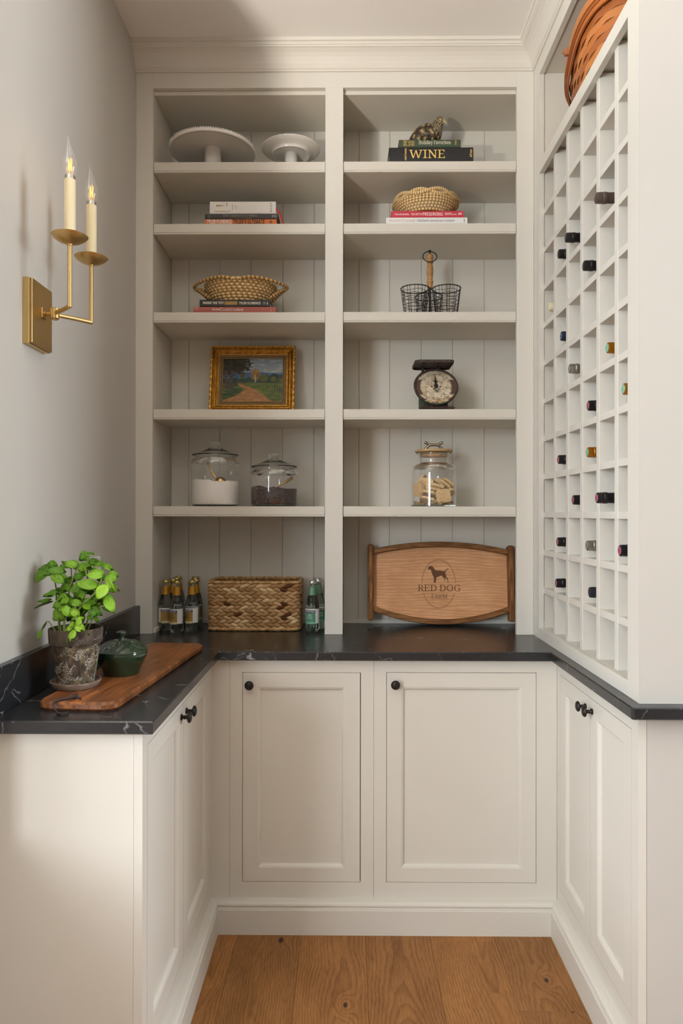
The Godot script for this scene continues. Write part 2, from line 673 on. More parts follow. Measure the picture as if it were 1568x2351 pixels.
# enamel dial: chipped cream paint over rusty iron, tick marks round it
func dial_face() -> Image:
	var s := 512
	var im := Image.create(s, s, false, Image.FORMAT_RGB8)
	var n1 := noise(51, 1.0, 5)
	var n2 := noise(52, 1.0, 3)
	for y in s:
		for x in s:
			var p := Vector2(x, y) / s * 2.0 - Vector2.ONE
			var r := p.length()
			var a := fposmod(atan2(p.x, -p.y), TAU)
			var co := Color8(214, 204, 184).lerp(Color8(190, 172, 140), clampf(0.35 + n1.get_noise_2d(p.x * 2.0, p.y * 2.0) * 1.4, 0, 1))
			if r > 0.66 and r < 0.95 and fposmod(a / TAU * 24.0 + 0.06, 1.0) < 0.10 and r < 0.80:
				co = Color8(96, 88, 78)
			if r > 0.71 and r < 0.78 and fposmod(a / TAU * 96.0 + 0.15, 1.0) < 0.28:
				co = co.darkened(0.35)
			if absf(r - 0.50) < 0.006 or absf(r - 0.80) < 0.007:
				co = co.darkened(0.38)
			if (absf(r - 0.42) < 0.045 and fposmod(a / TAU * 34.0, 1.0) < 0.5 and cos(a) > 0.45) or (absf(r - 0.33) < 0.02 and fposmod(a / TAU * 44.0, 1.0) < 0.45 and absf(sin(a)) < 0.9):
				co = co.lerp(Color8(104, 100, 92), 0.6 * clampf(0.6 + n2.get_noise_2d(p.x * 60, p.y * 60), 0, 1))
			var side := smoothstep(0.74, 0.79, r + 0.03 * n2.get_noise_2d(p.x * 8.0, p.y * 8.0)) * smoothstep(0.99, 0.95, r) * smoothstep(0.60, 0.68, absf(p.x)) * smoothstep(0.50, 0.40, absf(p.y - 0.02))
			var rust := smoothstep(0.22, 0.42, n1.get_noise_2d(p.x * 3.2 + 4.0, p.y * 3.2) + 0.24 * smoothstep(0.6, 1.0, r) + 0.1 * p.y * r)
			co = co.lerp(Color8(150, 100, 58), rust * 0.42)
			var spot := smoothstep(0.50, 0.58, n2.get_noise_2d(p.x * 6.5, p.y * 6.5) + 0.10 * r + 0.10 * p.y * r)
			co = co.lerp(Color8(72, 44, 32), spot * 0.85)
			co = co.lerp(Color8(84, 62, 54), side * 0.95)
			if absf(absf(p.x) - 0.205) < 0.06 and Vector2(absf(p.x) - 0.205, p.y).length() < 0.045:
				co = Color8(74, 46, 32)
			im.set_pixel(x, y, co)
	return im


func rusty(a: Color, b: Color, third: Color, seed: int) -> Image:
	var s := 256
	var im := Image.create(s, s, false, Image.FORMAT_RGB8)
	var n1 := noise(seed, 0.02, 4)
	var n2 := noise(seed + 1, 0.05, 3)
	for y in s:
		for x in s:
			var co := a.lerp(b, clampf(0.5 + 1.1 * n1.get_noise_2d(x, y), 0, 1))
			co = co.lerp(third, smoothstep(0.2, 0.45, n2.get_noise_2d(x, y)) * 0.7)
			im.set_pixel(x, y, co)
	return im


# ---------------------------------------------------------------- the scene
func _ready() -> void:
	rng.seed = 20240611
	# camera
	var cam := Camera3D.new()
	cam.name = "camera"
	cam.fov = 72.366
	cam.near = 0.05
	cam.far = 60.0
	cam.position = Vector3(0, 1.3606, 0)
	cam.rotation = Vector3(0.0025, 0.0084, 0.0013)
	add_child(cam)
	cam.current = true
	# sky, exposure
	var we := WorldEnvironment.new()
	we.name = "world_environment"
	var env := Environment.new()
	env.background_mode = Environment.BG_SKY
	var sky := Sky.new()
	var sm := ProceduralSkyMaterial.new()
	sm.sky_top_color = Color(0.62, 0.74, 0.90)
	sm.sky_horizon_color = Color(0.90, 0.93, 0.96)
	sm.ground_bottom_color = Color(0.30, 0.31, 0.27)
	sm.ground_horizon_color = Color(0.62, 0.64, 0.60)
	sky.sky_material = sm
	env.sky = sky
	env.tonemap_mode = Environment.TONE_MAPPER_LINEAR
	env.tonemap_exposure = 1.52
	env.sdfgi_enabled = true
	env.ssao_enabled = true
	env.ssil_enabled = true
	we.environment = env
	add_child(we)
	# daylight entering through the kitchen's windows behind the camera
	daylight("daylight", Vector3(-2.65, 1.95, 2.72), Vector3(0.0, 0.12, -1.0), Vector2(1.0, 1.5), 8.0)
	daylight("daylight", Vector3(-3.32, 1.85, 0.35), Vector3(1.0, 0.0, 0.0), Vector2(1.7, 1.6), 6.6)
	daylight("daylight", Vector3(3.42, 1.95, -1.05), Vector3(-1.0, 0.12, 0.0), Vector2(1.1, 1.5), 5.6)

	make_materials()
	build_room()
	build_added_floor_lamp()
	build_base_cabinets()
	build_worktop()
	build_bookcase()
	build_wine_rack()
	build_crown()
	build_left_counter()
	build_sconce()
	build_shelf_things()
	build_counter_things()
	build_wine()
	build_picnic_basket()


func daylight(called: String, at: Vector3, aim: Vector3, size: Vector2, energy: float) -> void:
	var l := AreaLight3D.new()
	l.name = numbered(called, self)
	l.area_size = size
	l.light_energy = energy
	l.light_color = Color(0.94, 0.975, 1.0)
	l.area_range = 12.0
	l.area_attenuation = 2.0
	l.shadow_enabled = true
	add_child(l)
	l.position = at
	l.look_at_from_position(at, at + aim, Vector3.UP)


func make_materials() -> void:
	M.paint = mat(c8(219, 215, 206), 0.42, 0.0, 0.4)
	M.inner = mat(c8(215, 210, 199), 0.5, 0.0, 0.35)
	M.wall = mat(c8(199, 195, 188), 0.85, 0.0, 0.3)  # darkened so the right end panels look shaded; the walls share it
	M.kitchen = mat(c8(172, 168, 162), 0.9, 0.0, 0.2)
	M.white = mat(c8(243, 241, 238), 0.9, 0.0, 0.2)
	M.gap = mat(c8(36, 30, 26), 0.9)
	M.floor = tmat(oak_floor(), 0.48, 0.4)
	M.stone = tmat(soapstone(), 0.27, 0.5)
	M.knob = mat(c8(38, 34, 32), 0.42, 0.3, 0.5)
	M.brass = mat(c8(206, 176, 120), 0.4, 1.0)
	M.glass = pane(0.01)
	M.black = mat(c8(30, 29, 30), 0.5)
	M.steel = mat(c8(190, 186, 178), 0.25, 1.0)
	M.leather = mat(c8(58, 42, 38), 0.75)


func build_room() -> void:
	# floor boards, running away from the camera
	var fl := Node3D.new()
	fl.name = "floor"
	add_child(fl)
	fl.set_meta("kind", "structure")
	var g0 := Geo.new()
	g0.span(Vector3(-3.5, -0.12, -2.95), Vector3(3.6, -0.02, 2.9))
	obj("subfloor", g0, M.gap, fl)
	for i in range(-15, 19):
		var x0 := -0.3537 + 0.2067 * i
		var st := posmod(i * 3 + 1, 4)
		var cuts := [-2.95, [-1.924, -2.05, -1.02, -1.35, -0.6][posmod(i + 1, 5)], [0.1, 0.3, 1.1, 0.6, 1.4][posmod(i * 2, 5)], 2.9]
		if i == 4:
			cuts[1] = -1.924
		elif i > -3 and i < 4:
			cuts[1] = [-0.3, 0.1, -0.7][posmod(i, 3)]
			cuts[2] = cuts[1] + 1.4
		for k in 3:
			var g := Geo.new()
			g.swap = false
			g.us = Vector2(0.25 / 0.2067, 1.0 / 1.65)
			g.uo = Vector2(0.25 * st + 0.125, 0.29 * k + 0.37 * posmod(i * 7, 5))
			g.box(Vector3.ZERO, Vector3(0.2061, 0.02, cuts[k + 1] - cuts[k] - 0.0006), 0.0006)
			var o := obj("floor_plank", g, M.floor, fl)
			o.position = Vector3(x0 + 0.10335, -0.01, (cuts[k] + cuts[k + 1]) * 0.5)
	# ceiling and walls of the alcove and of the kitchen in front of it
	var g := Geo.new()
	g.span(Vector3(-3.5, 3.0842, -2.97), Vector3(3.6, 3.2, 2.9))
	struct("ceiling", g, M.white)
	g = Geo.new()
	g.span(Vector3(-0.90, 0, -2.97), Vector3(-0.787, 3.0842, -1.36))
	g.span(Vector3(-3.5, 0, -1.48), Vector3(-0.90, 3.0842, -1.36))
	g.span(Vector3(-0.90, 0, -1.36), Vector3(-0.79, 0.70, -0.72))  # unseen low wall, added to cast shade on the left end panel
	struct("wall_left", g, M.wall)
	g = Geo.new()
	g.span(Vector3(-0.90, 0, -2.97), Vector3(1.2, 3.0842, -2.878))
	struct("wall_back", g, M.wall)
	g = Geo.new()
	g.span(Vector3(1.02, 0, -2.878), Vector3(1.12, 3.0842, -1.70))
	g.span(Vector3(1.02, 0, -1.76), Vector3(3.6, 3.0842, -1.66))
	struct("wall_right", g, M.wall)
	# kitchen walls with three windows
	g = Geo.new()
	wall_with_hole(g, Vector3(-3.4, 0, 0), -1.36, 2.8, -0.55, 1.25, 1.0, 2.7, true)
	struct("wall_left", g, M.kitchen)
	g = Geo.new()
	wall_with_hole(g, Vector3(3.6, 0, 0), -1.66, 2.8, -1.63, -0.45, 1.15, 2.75, true)
	struct("wall_right", g, M.kitchen)
	g = Geo.new()
	wall_with_hole(g, Vector3(0, 0, 2.8), -3.4, -0.3, -3.33, -1.95, 1.15, 2.75, false)
	g.span(Vector3(-0.3, 0, 2.8), Vector3(3.6, 3.0842, 2.9))
	struct("wall_front", g, M.kitchen)
	window(Vector3(-3.45, 1.85, 0.35), PI / 2, 1.8, 1.7)
	window(Vector3(-2.64, 1.95, 2.85), 0.0, 1.38, 1.6)
	window(Vector3(3.55, 1.95, -1.04), PI / 2, 1.2, 1.6)


func wall_with_hole(g: Geo, o: Vector3, a: float, b: float, ha: float, hb: float, y0: float, y1: float, along_z: bool) -> void:
	for r in [[a, ha, 0.0, 3.0842], [hb, b, 0.0, 3.0842], [ha, hb, 0.0, y0], [ha, hb, y1, 3.0842]]:
		if along_z:
			g.span(Vector3(o.x - 0.1, r[2], r[0]), Vector3(o.x, r[3], r[1]))
		else:
			g.span(Vector3(r[0], r[2], o.z), Vector3(r[1], r[3], o.z + 0.1))


func window(at: Vector3, turn: float, w: float, h: float) -> void:
	var o := Node3D.new()
	o.name = numbered("window_1", self) if false else "window_%d" % (taken.get("windows", 0) + 1)
	taken["windows"] = taken.get("windows", 0) + 1
	add_child(o)
	o.position = at
	o.rotation.y = turn
	o.set_meta("kind", "structure")
	var g := Geo.new()
	for s: float in [-1.0, 1.0]:
		g.box(Vector3(s * (w / 2 - 0.03), 0, 0), Vector3(0.06, h, 0.07), 0.003)
		g.box(Vector3(0, s * (h / 2 - 0.03), 0), Vector3(w - 0.12, 0.06, 0.07), 0.003)
	g.box(Vector3(0, 0, 0), Vector3(0.035, h - 0.12, 0.05), 0.002)
	g.box(Vector3(0, 0, 0), Vector3(w - 0.12, 0.035, 0.046), 0.002)
	obj("frame", g, M.white, o)
	g = Geo.new()
	g.box(Vector3.ZERO, Vector3(w - 0.1, h - 0.1, 0.004))
	obj("pane", g, M.glass, o)


# a shaker door in its own x, y plane (front towards +z), centred on the opening's lower left corner
func door(parent: Node3D, x0: float, x1: float, y0: float, y1: float, st: float, top: float, bot: float, knob_at: Vector2) -> void:
	var b := 0.011
	var g := Geo.new()
	for r in [[x0, x0 + st - b, y0, y1], [x1 - st + b, x1, y0, y1], [x0 + st - b, x1 - st + b, y0, y0 + bot - b], [x0 + st - b, x1 - st + b, y1 - top + b, y1]]:
		g.span(Vector3(r[0], r[2], -0.021), Vector3(r[1], r[3], 0))
	# moulded inner edge: a small bead then a slope down to the panel
	var ix0 := x0 + st - b
	var ix1 := x1 - st + b
	var iy0 := y0 + bot - b
	var iy1 := y1 - top + b
	var steps := [[0.0, 0.0], [0.003, -0.0012], [0.0055, -0.0018], [0.0105, -0.0075], [0.011, -0.011]]
	for k in steps.size() - 1:
		var d0: float = steps[k][0]
		var d1: float = steps[k + 1][0]
		var z0: float = steps[k][1]
		var z1: float = steps[k + 1][1]
		var a := [Vector3(ix0 + d0, iy0 + d0, z0), Vector3(ix1 - d0, iy0 + d0, z0), Vector3(ix1 - d0, iy1 - d0, z0), Vector3(ix0 + d0, iy1 - d0, z0)]
		var e := [Vector3(ix0 + d1, iy0 + d1, z1), Vector3(ix1 - d1, iy0 + d1, z1), Vector3(ix1 - d1, iy1 - d1, z1), Vector3(ix0 + d1, iy1 - d1, z1)]
		for q in 4:
			var inward: Vector3 = [Vector3(0, 1, 0), Vector3(-1, 0, 0), Vector3(0, -1, 0), Vector3(1, 0, 0)][q]
			var nn := (inward * (z0 - z1) + Vector3(0, 0, d1 - d0)).normalized()
			g.face([a[q], a[(q + 1) % 4], e[(q + 1) % 4], e[q]], nn)
	var o := obj("door", g, M.paint, parent)
	g = Geo.new()
	g.span(Vector3(x0 + st - 0.002, y0 + bot - 0.002, -0.018), Vector3(x1 - st + 0.002, y1 - top + 0.002, -0.0105))
	obj("panel", g, M.paint, o)
	g = Geo.new()
	g.xf = Transform3D(Basis(Vector3.RIGHT, PI / 2), Vector3(knob_at.x, knob_at.y, 0))
	g.lathe([Vector2(0, 0), Vector2(0.0085, 0), Vector2(0.0085, 0.003), Vector2(0.0055, 0.005), Vector2(0.0045, 0.008), Vector2(0.0062, 0.0105), Vector2(0.0045, 0.013), Vector2(0.005, 0.016), Vector2(0.011, 0.0185), Vector2(0.0148, 0.021), Vector2(0.0150, 0.0235), Vector2(0.0132, 0.0262), Vector2(0.0118, 0.0262), Vector2(0.011, 0.0275), Vector2(0.005, 0.0292), Vector2(0, 0.0296)], 28, 50)
	part_label(obj("knob", g, M.knob, o), "round black metal knob")


func base_skirt(prof_scale := 1.0) -> Array:
	return [Vector2(-0.004, 0), Vector2(0.028, 0), Vector2(0.028, 0.079), Vector2(0.0262, 0.081), Vector2(0.0268, 0.0825), Vector2(0.0262, 0.0845), Vector2(0.0225, 0.0865), Vector2(0.0225, 0.088), Vector2(0.0255, 0.0905), Vector2(0.0262, 0.094), Vector2(0.0245, 0.0985), Vector2(0.019, 0.1025), Vector2(0.011, 0.1045), Vector2(0.0, 0.1055), Vector2(-0.004, 0.1055)]


func build_base_cabinets() -> void:
	var H := TOP - 0.0286
	# back run: a narrow filler on the left, one single-door unit, one wider unit
	var z := -2.2895
	var c := thing("base_cabinet", "greige back-wall base cabinet with narrower single door, left of the middle seam", "cabinet", Vector3(0, 0, z), 0, "base cabinets under the worktop")
	face_frame(c, -0.3836, 0.0866, 0.1055, H, -0.3427, 0.0445, 0.1574, 0.8416)
	door(c, -0.3412, 0.0420, 0.1589, 0.8403, 0.0600, 0.0575, 0.0550, Vector2(-0.3182, 0.803))
	c = thing("base_cabinet", "greige back-wall base cabinet with wider single door, right of the middle seam", "cabinet", Vector3(0, 0, z), 0, "base cabinets under the worktop")
	face_frame(c, 0.0874, 0.6840, 0.1055, H, 0.1279, 0.6173, 0.1575, 0.8430)
	door(c, 0.1294, 0.6158, 0.1590, 0.8415, 0.0580, 0.0570, 0.0560, Vector2(0.1566, 0.806))
	var g := Geo.new()
	g.span(Vector3(-0.4441, 0, -0.019), Vector3(-0.3842, H, 0))
	var f := obj("filler_strip", g, M.paint)
	f.position = Vector3(0, 0, z)
	tag(f, "narrow greige vertical filler strip in the left inner corner of the base cabinets", "filler strip")
	# left run: front faces +x
	c = thing("base_cabinet", "greige two-door base cabinet under the left worktop with the basil pot", "cabinet", Vector3(-0.4441, 0, -1.5175), PI / 2, "base cabinets under the worktop")
	# local x runs towards -z
	face_frame(c, 0.0, 0.772, 0.0, H, 0.0379, 0.7306, 0.1565, 0.8470)
	door(c, 0.0394, 0.3825, 0.158, 0.8455, 0.0610, 0.0560, 0.0620, Vector2(0.3515, 0.816))
	door(c, 0.3850, 0.7291, 0.158, 0.8455, 0.0610, 0.0560, 0.0620, Vector2(0.4105, 0.816))
	end_panel(c, true, H)
	# right run: front faces -x
	c = thing("base_cabinet", "greige two-door base cabinet under the right worktop below the wine rack", "cabinet", Vector3(0.6847, 0, -2.2895), -PI / 2, "base cabinets under the worktop")
	# local x runs towards +z
	face_frame(c, 0.0, 0.6364, 0.0, H, 0.0330, 0.5980, 0.1530, 0.8440)
	door(c, 0.0345, 0.3112, 0.1545, 0.8425, 0.0600, 0.0575, 0.0590, Vector2(0.2740, 0.809))
	door(c, 0.3137, 0.5965, 0.1545, 0.8425, 0.0600, 0.0575, 0.0590, Vector2(0.3275, 0.809))
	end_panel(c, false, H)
	# skirting boards along the three runs
	g = Geo.new()
	var p := base_skirt()
	g.sweep(p, [Vector3(-0.4441 + 0.0002, 0, z), Vector3(0.6847 - 0.0002, 0, z)])
	struct("baseboard_back", g, M.paint)
	g = Geo.new()
	var ml := []
	for q in p:
		ml.append(q)
	g.sweep(ml, [Vector3(-0.4441, 0, -1.5175), Vector3(-0.4441, 0, z + 0.0005)])
	struct("baseboard_left", g, M.paint)
	g = Geo.new()
	g.sweep(ml, [Vector3(0.6847, 0, z + 0.0005), Vector3(0.6847, 0, -1.6531)])
	struct("baseboard_right", g, M.paint)


# carcass and face frame in local x, y; the front is the plane z = 0
func face_frame(c: Node3D, x0: float, x1: float, y0: float, y1: float, ox0: float, ox1: float, oy0: float, oy1: float) -> void:
	var g := Geo.new()
	g.span(Vector3(x0, y0, -0.019), Vector3(ox0, y1, 0))
	g.span(Vector3(ox1, y0, -0.019), Vector3(x1, y1, 0))
	g.span(Vector3(ox0, y0, -0.019), Vector3(ox1, oy0, 0))
	g.span(Vector3(ox0, oy1, -0.019), Vector3(ox1, y1, 0))
	obj("face_frame", g, M.paint, c)
	g = Geo.new()
	g.span(Vector3(x0 + 0.0205, maxf(y0, 0.02), -0.30), Vector3(x1 - 0.0205, y1 - 0.002, -0.0225))
	obj("carcass", g, M.gap, c)


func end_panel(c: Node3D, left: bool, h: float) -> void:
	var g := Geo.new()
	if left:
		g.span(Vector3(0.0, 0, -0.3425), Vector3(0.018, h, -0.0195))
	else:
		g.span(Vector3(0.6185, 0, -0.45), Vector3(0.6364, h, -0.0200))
	obj("end_panel", g, M.paint if left else M.wall, c)  # right panel in the darkened wall colour, standing in for shade


func build_worktop() -> void:
	var g := Geo.new()
	g.us = Vector2(0.5, 0.5)
	g.uo = Vector2(0.45, 0.1)
	g.slab([Vector2(-0.787, -1.4999), Vector2(-0.4163, -1.4999), Vector2(-0.4163, -2.2615), Vector2(0.6567, -2.2615), Vector2(0.6567, -1.6259), Vector2(0.6627, -1.6199), Vector2(1.02, -1.6199), Vector2(1.02, -2.878), Vector2(-0.787, -2.878)], TOP - 0.0286, TOP, 0.0028)
	tag(obj("worktop", g, M.stone), "black soapstone worktop with fine white veins running round the alcove", "worktop")
	g = Geo.new()
	g.us = Vector2(0.5, 0.5)
	g.uo = Vector2(0.83, 0.47)
	g.span(Vector3(-0.787, TOP, -2.5905), Vector3(-0.7675, 1.0195, -1.40), 0.0015)
	tag(obj("backsplash", g, M.stone), "low black stone upstand along the left wall behind the basil pot", "backsplash")


# an added uplighter, out of view, put in only to brighten the ceiling
func build_added_floor_lamp() -> void:
	var c := thing("added_floor_lamp", "added slim dark uplighter floor lamp, out of view, put in to brighten the ceiling", "floor lamp", Vector3(-1.25, 0, -0.30))
	var g := Geo.new()
	g.lathe([Vector2(0, 0), Vector2(0.14, 0), Vector2(0.14, 0.012), Vector2(0.02, 0.022), Vector2(0, 0.022)], 32)
	obj("base", g, M.knob, c)
	g = Geo.new()
	g.tube([Vector3(0, 0.02, 0), Vector3(0, 1.68, 0)], 0.011, 12)
	obj("pole", g, M.knob, c)
	g = Geo.new()
	g.lathe([Vector2(0, 1.66), Vector2(0.03, 1.665), Vector2(0.13, 1.75), Vector2(0.128, 1.753), Vector2(0.03, 1.672), Vector2(0, 1.668)], 36)
	obj("bowl", g, M.knob, c)
	g = Geo.new()
	g.lathe([Vector2(0, 1.712), Vector2(0.05, 1.712), Vector2(0.05, 1.716), Vector2(0, 1.716)], 24)
	var m := mat(c8(255, 250, 240), 0.6)
	m.emission_enabled = true
	m.emission = Color(1.0, 0.95, 0.87)
	m.emission_energy_multiplier = 1.5
	obj("lamp_disc", g, m, c)
	var l := SpotLight3D.new()
	l.name = "uplight"
	l.light_color = Color(1.0, 0.96, 0.90)
	l.light_energy = UPLIGHT
	l.light_size = 0.05
	l.spot_range = 8.0
	l.spot_attenuation = 2.0
	l.spot_angle = 64.0
	l.spot_angle_attenuation = 0.6
	l.shadow_enabled = true
	c.add_child(l)
	l.position = Vector3(0, 1.735, 0)
	l.rotation = Vector3(PI / 2 - 0.30, -0.7, 0)


func build_bookcase() -> void:
	var c := thing("bookcase", "tall greige built-in bookcase of two bays on the black worktop", "bookcase", Vector3(0, 0, 0))
	var zf := -2.591
	var zb := -2.862
	var yt := 2.9405
	var g: Geo
	for s in [[-0.787, -0.7237], [-0.0833, -0.0171], [0.6248, 0.6879]]:
		g = Geo.new()
		g.span(Vector3(s[0], TOP, zf - 0.019), Vector3(s[1], yt if s[0] > -0.5 and s[0] < 0.0 else 3.0842, zf), 0.0008)
		obj("stile", g, M.paint, c)
	g = Geo.new()
	g.span(Vector3(-0.7237, yt, zf - 0.019), Vector3(0.6248, 3.0842, zf), 0.0008)
	obj("top_rail", g, M.paint, c)
	for s in [[-0.787, -0.7237], [-0.0833, -0.0171], [0.6880, 0.7055]]:
		g = Geo.new()
		g.span(Vector3(s[0], TOP, zb - 0.016), Vector3(s[1], 3.0842, zf - 0.0191))
		obj("side_panel", g, M.inner, c)
	var seams := [[-0.7237, -0.651, -0.524, -0.395, -0.266, -0.137, -0.0833], [-0.0171, 0.046, 0.173, 0.302, 0.430, 0.559, 0.6880]]
	for bay in 2:
		for k in 6:
			g = Geo.new()
			g.span(Vector3(seams[bay][k] + 0.0003, TOP, zb - 0.014), Vector3(seams[bay][k + 1] - 0.0003, 2.93, zb), 0.0024)
			obj("back_plank", g, M.inner, c)
		var a: float = seams[bay][0]
		var b: float = seams[bay][6]
		g = Geo.new()
		g.span(Vector3(a, 2.925, zb - 0.014), Vector3(b, 2.9404, zf - 0.0192))
		obj("top_panel", g, M.inner, c)
		g = Geo.new()
		g.span(Vector3(a, TOP, zb), Vector3(b, TOP + 0.0165, zb + 0.008), 0.001)
		obj("skirting", g, M.paint, c)
		for s: float in ([a] if bay == 0 else []):
			g = Geo.new()
			var d := 0.008 if s == a else -0.008
			g.span(Vector3(s, TOP, zb + 0.0081), Vector3(s + d, TOP + 0.0165, zf - 0.020), 0.001)
			obj("skirting", g, M.paint, c)
		for y: float in [2.6681, 2.4378, 2.1091, 1.7482, 1.3877]:
			if bay == 1:
				y += 0.0005
			g = Geo.new()
			g.span(Vector3(a + 0.0025, y - 0.0385, zb + 0.001), Vector3(b - 0.0025, y, zf - 0.028))
			var p := []                                        # edge moulding: flat, a fine groove, a bead
			p.append_array([Vector2(-0.0225, 0), Vector2(0, 0), Vector2(0, -0.0308), Vector2(-0.0022, -0.0316), Vector2(-0.0022, -0.0330), Vector2(-0.0006, -0.0338), Vector2(0.0, -0.0356), Vector2(-0.0008, -0.0374), Vector2(-0.003, -0.0385), Vector2(-0.0225, -0.0385)])
			g.sweep(p, [Vector3(a + 0.0015, y, zf - 0.006), Vector3((b if bay == 0 else 0.6248) - 0.0015, y, zf - 0.006)])
			obj("shelf", g, M.inner, c)
	# rows of shelf-pin holes in the side panels
	g = Geo.new()
	for s in [[-0.7237, 1.0], [-0.0833, -1.0], [-0.0171, 1.0]]:
		for zz: float in [-2.835, -2.65]:
			for k in 50:
				var y := 1.2 + 0.032 * k
				g.xf = Transform3D(Basis(Vector3.FORWARD, PI / 2), Vector3(s[0] + s[1] * 0.0002, y, zz))
				g.lathe([Vector2(0, -0.0002), Vector2(0.0016, -0.0002), Vector2(0.0016, 0.0002), Vector2(0, 0.0002)], 6)
	stuff(obj("pin_hole", g, mat(c8(112, 100, 86), 0.9), c))


func build_wine_rack() -> void:
	var c := thing("wine_rack", "greige built-in wine rack of square cells with a cubby on top", "wine rack", Vector3(0, 0, 0))
	var xe := 0.6879
	var xg := 0.7059
	var g: Geo
	for s in [[-2.5908, -2.5194], [-1.7246, -1.6582]]:
		g = Geo.new()
		g.span(Vector3(xe, TOP, s[0]), Vector3(xg, 3.0842, s[1]), 0.0004)
		obj("stile", g, M.paint, c)
	for s in [[TOP, 0.9526], [2.5846, 2.6264], [2.9426, 3.0842]]:
		g = Geo.new()
		g.span(Vector3(xe, s[0], -2.5194), Vector3(xg, s[1], -1.7246), 0.0008)
		obj("rail", g, M.paint, c)
	for z: float in [-2.391, -2.2535, -2.1172, -1.9790, -1.8438]:
		g = Geo.new()
		g.span(Vector3(xg - 0.0006, 0.9526, z - 0.0115), Vector3(1.0, 2.6, z + 0.0115), 0.0008)
		obj("upright", g, M.paint, c)
	for k in 11:
		g = Geo.new()
		var y := 0.9526 + 0.1362 * (k + 1) - 0.0035
		g.span(Vector3(xg, y - 0.0098, -2.54), Vector3(1.0, y + 0.0098, -1.70), 0.0008)
		obj("cross_board", g, M.paint, c)
	for yb: float in [0.9526, 2.6264]:
		g = Geo.new()
		g.span(Vector3(xg + 0.0001, yb - 0.02, -2.54), Vector3(1.006, yb, -1.70))
		obj("floor_board", g, M.paint, c)
	g = Geo.new()
	g.span(Vector3(xg, TOP, -2.56), Vector3(1.018, 3.0842, -2.5235))
	g.span(Vector3(1.006, TOP, -2.5235), Vector3(1.018, 3.0842, -1.70))
	obj("side_panel", g, M.inner, c)
	g = Geo.new()
	g.span(Vector3(xg + 0.0001, 2.948, -2.5235), Vector3(1.0, 2.966, -1.70))
	obj("top_panel", g, M.inner, c)
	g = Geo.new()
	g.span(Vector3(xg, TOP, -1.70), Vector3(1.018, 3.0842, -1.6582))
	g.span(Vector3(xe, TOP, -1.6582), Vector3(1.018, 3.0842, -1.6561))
	obj("end_panel", g, M.wall, c)  # darkened wall colour makes this panel look less lit


func build_crown() -> void:
	var p := [Vector2(0, -0.0866), Vector2(0.006, -0.0866), Vector2(0.0085, -0.083), Vector2(0.0085, -0.081), Vector2(0.012, -0.0795), Vector2(0.0135, -0.0765), Vector2(0.012, -0.0735), Vector2(0.0125, -0.071), Vector2(0.0165, -0.0655), Vector2(0.0205, -0.056), Vector2(0.0275, -0.0455), Vector2(0.037, -0.0355), Vector2(0.049, -0.0275), Vector2(0.0545, -0.0255), Vector2(0.0555, -0.0215), Vector2(0.0585, -0.0205), Vector2(0.061, -0.0165), Vector2(0.0605, -0.0125), Vector2(0.0665, -0.0105), Vector2(0.0675, -0.006), Vector2(0.0675, 0), Vector2(0, 0)]
	var g := Geo.new()
	g.sweep(p, [Vector3(-0.787, 3.0842, -2.591), Vector3(0.6879, 3.0842, -2.591), Vector3(0.6879, 3.0842, -1.6561), Vector3(1.5, 3.0842, -1.6561)])
	struct("trim_1", g, M.paint)


# ---------------------------------------------------------------- left worktop: board, pot, dish, outlet
# a sheet given by f(u, v), normals by differences
func sheet(g: Geo, f: Callable, nu: int, nv: int, flip := false) -> void:
	var base := g.v.size()
	var e := 0.002
	for j in nv + 1:
		for i in nu + 1:
			var u := float(i) / nu
			var v := float(j) / nv
			var p: Vector3 = f.call(u, v)
			var du: Vector3 = f.call(minf(u + e, 1.0), v) - f.call(maxf(u - e, 0.0), v)
			var dv: Vector3 = f.call(u, minf(v + e, 1.0)) - f.call(u, maxf(v - e, 0.0))
			var nn := du.cross(dv)
			if nn.length_squared() < 1e-16:
				nn = Vector3.UP
			g.pt(p, nn.normalized() * (-1.0 if flip else 1.0), Vector2(u, v))
	for j in nv:
		for i in nu:
			var o := base + j * (nu + 1) + i
			g.quad(o, o + 1, o + nu + 2, o + nu + 1)


func leaf(parent: Node3D, b: Vector3, t: Vector3, w: float, m: Material, tint: Color, cup: float, droop: float, face: Vector3) -> void:
	var a := t - b
	var L := a.length()
	a /= L
	var nn := (face - a * face.dot(a)).normalized()
	var s := a.cross(nn)
	var g := Geo.new()
	g.col = tint
	var f := func(u: float, v: float) -> Vector3:
		var x := u * 2.0 - 1.0
		var wd := pow(sin(PI * pow(clampf(v * 0.985 + 0.008, 0, 1), 0.82)), 0.8) * w * 0.5
		var vein := 0.0013 * absf(sin(v * 19.0 - absf(x) * 2.5)) * (1.0 - absf(x)) 
		return b + a * (v * L) + s * (x * wd) + nn * (-cup * w * x * x + vein + 0.10 * w * (1.0 - pow(absf(x), 0.7)) * -1.0 + droop * L * (v - v * v * 1.6))
	sheet(g, f, 8, 9)
	obj("leaf", g, m, parent)


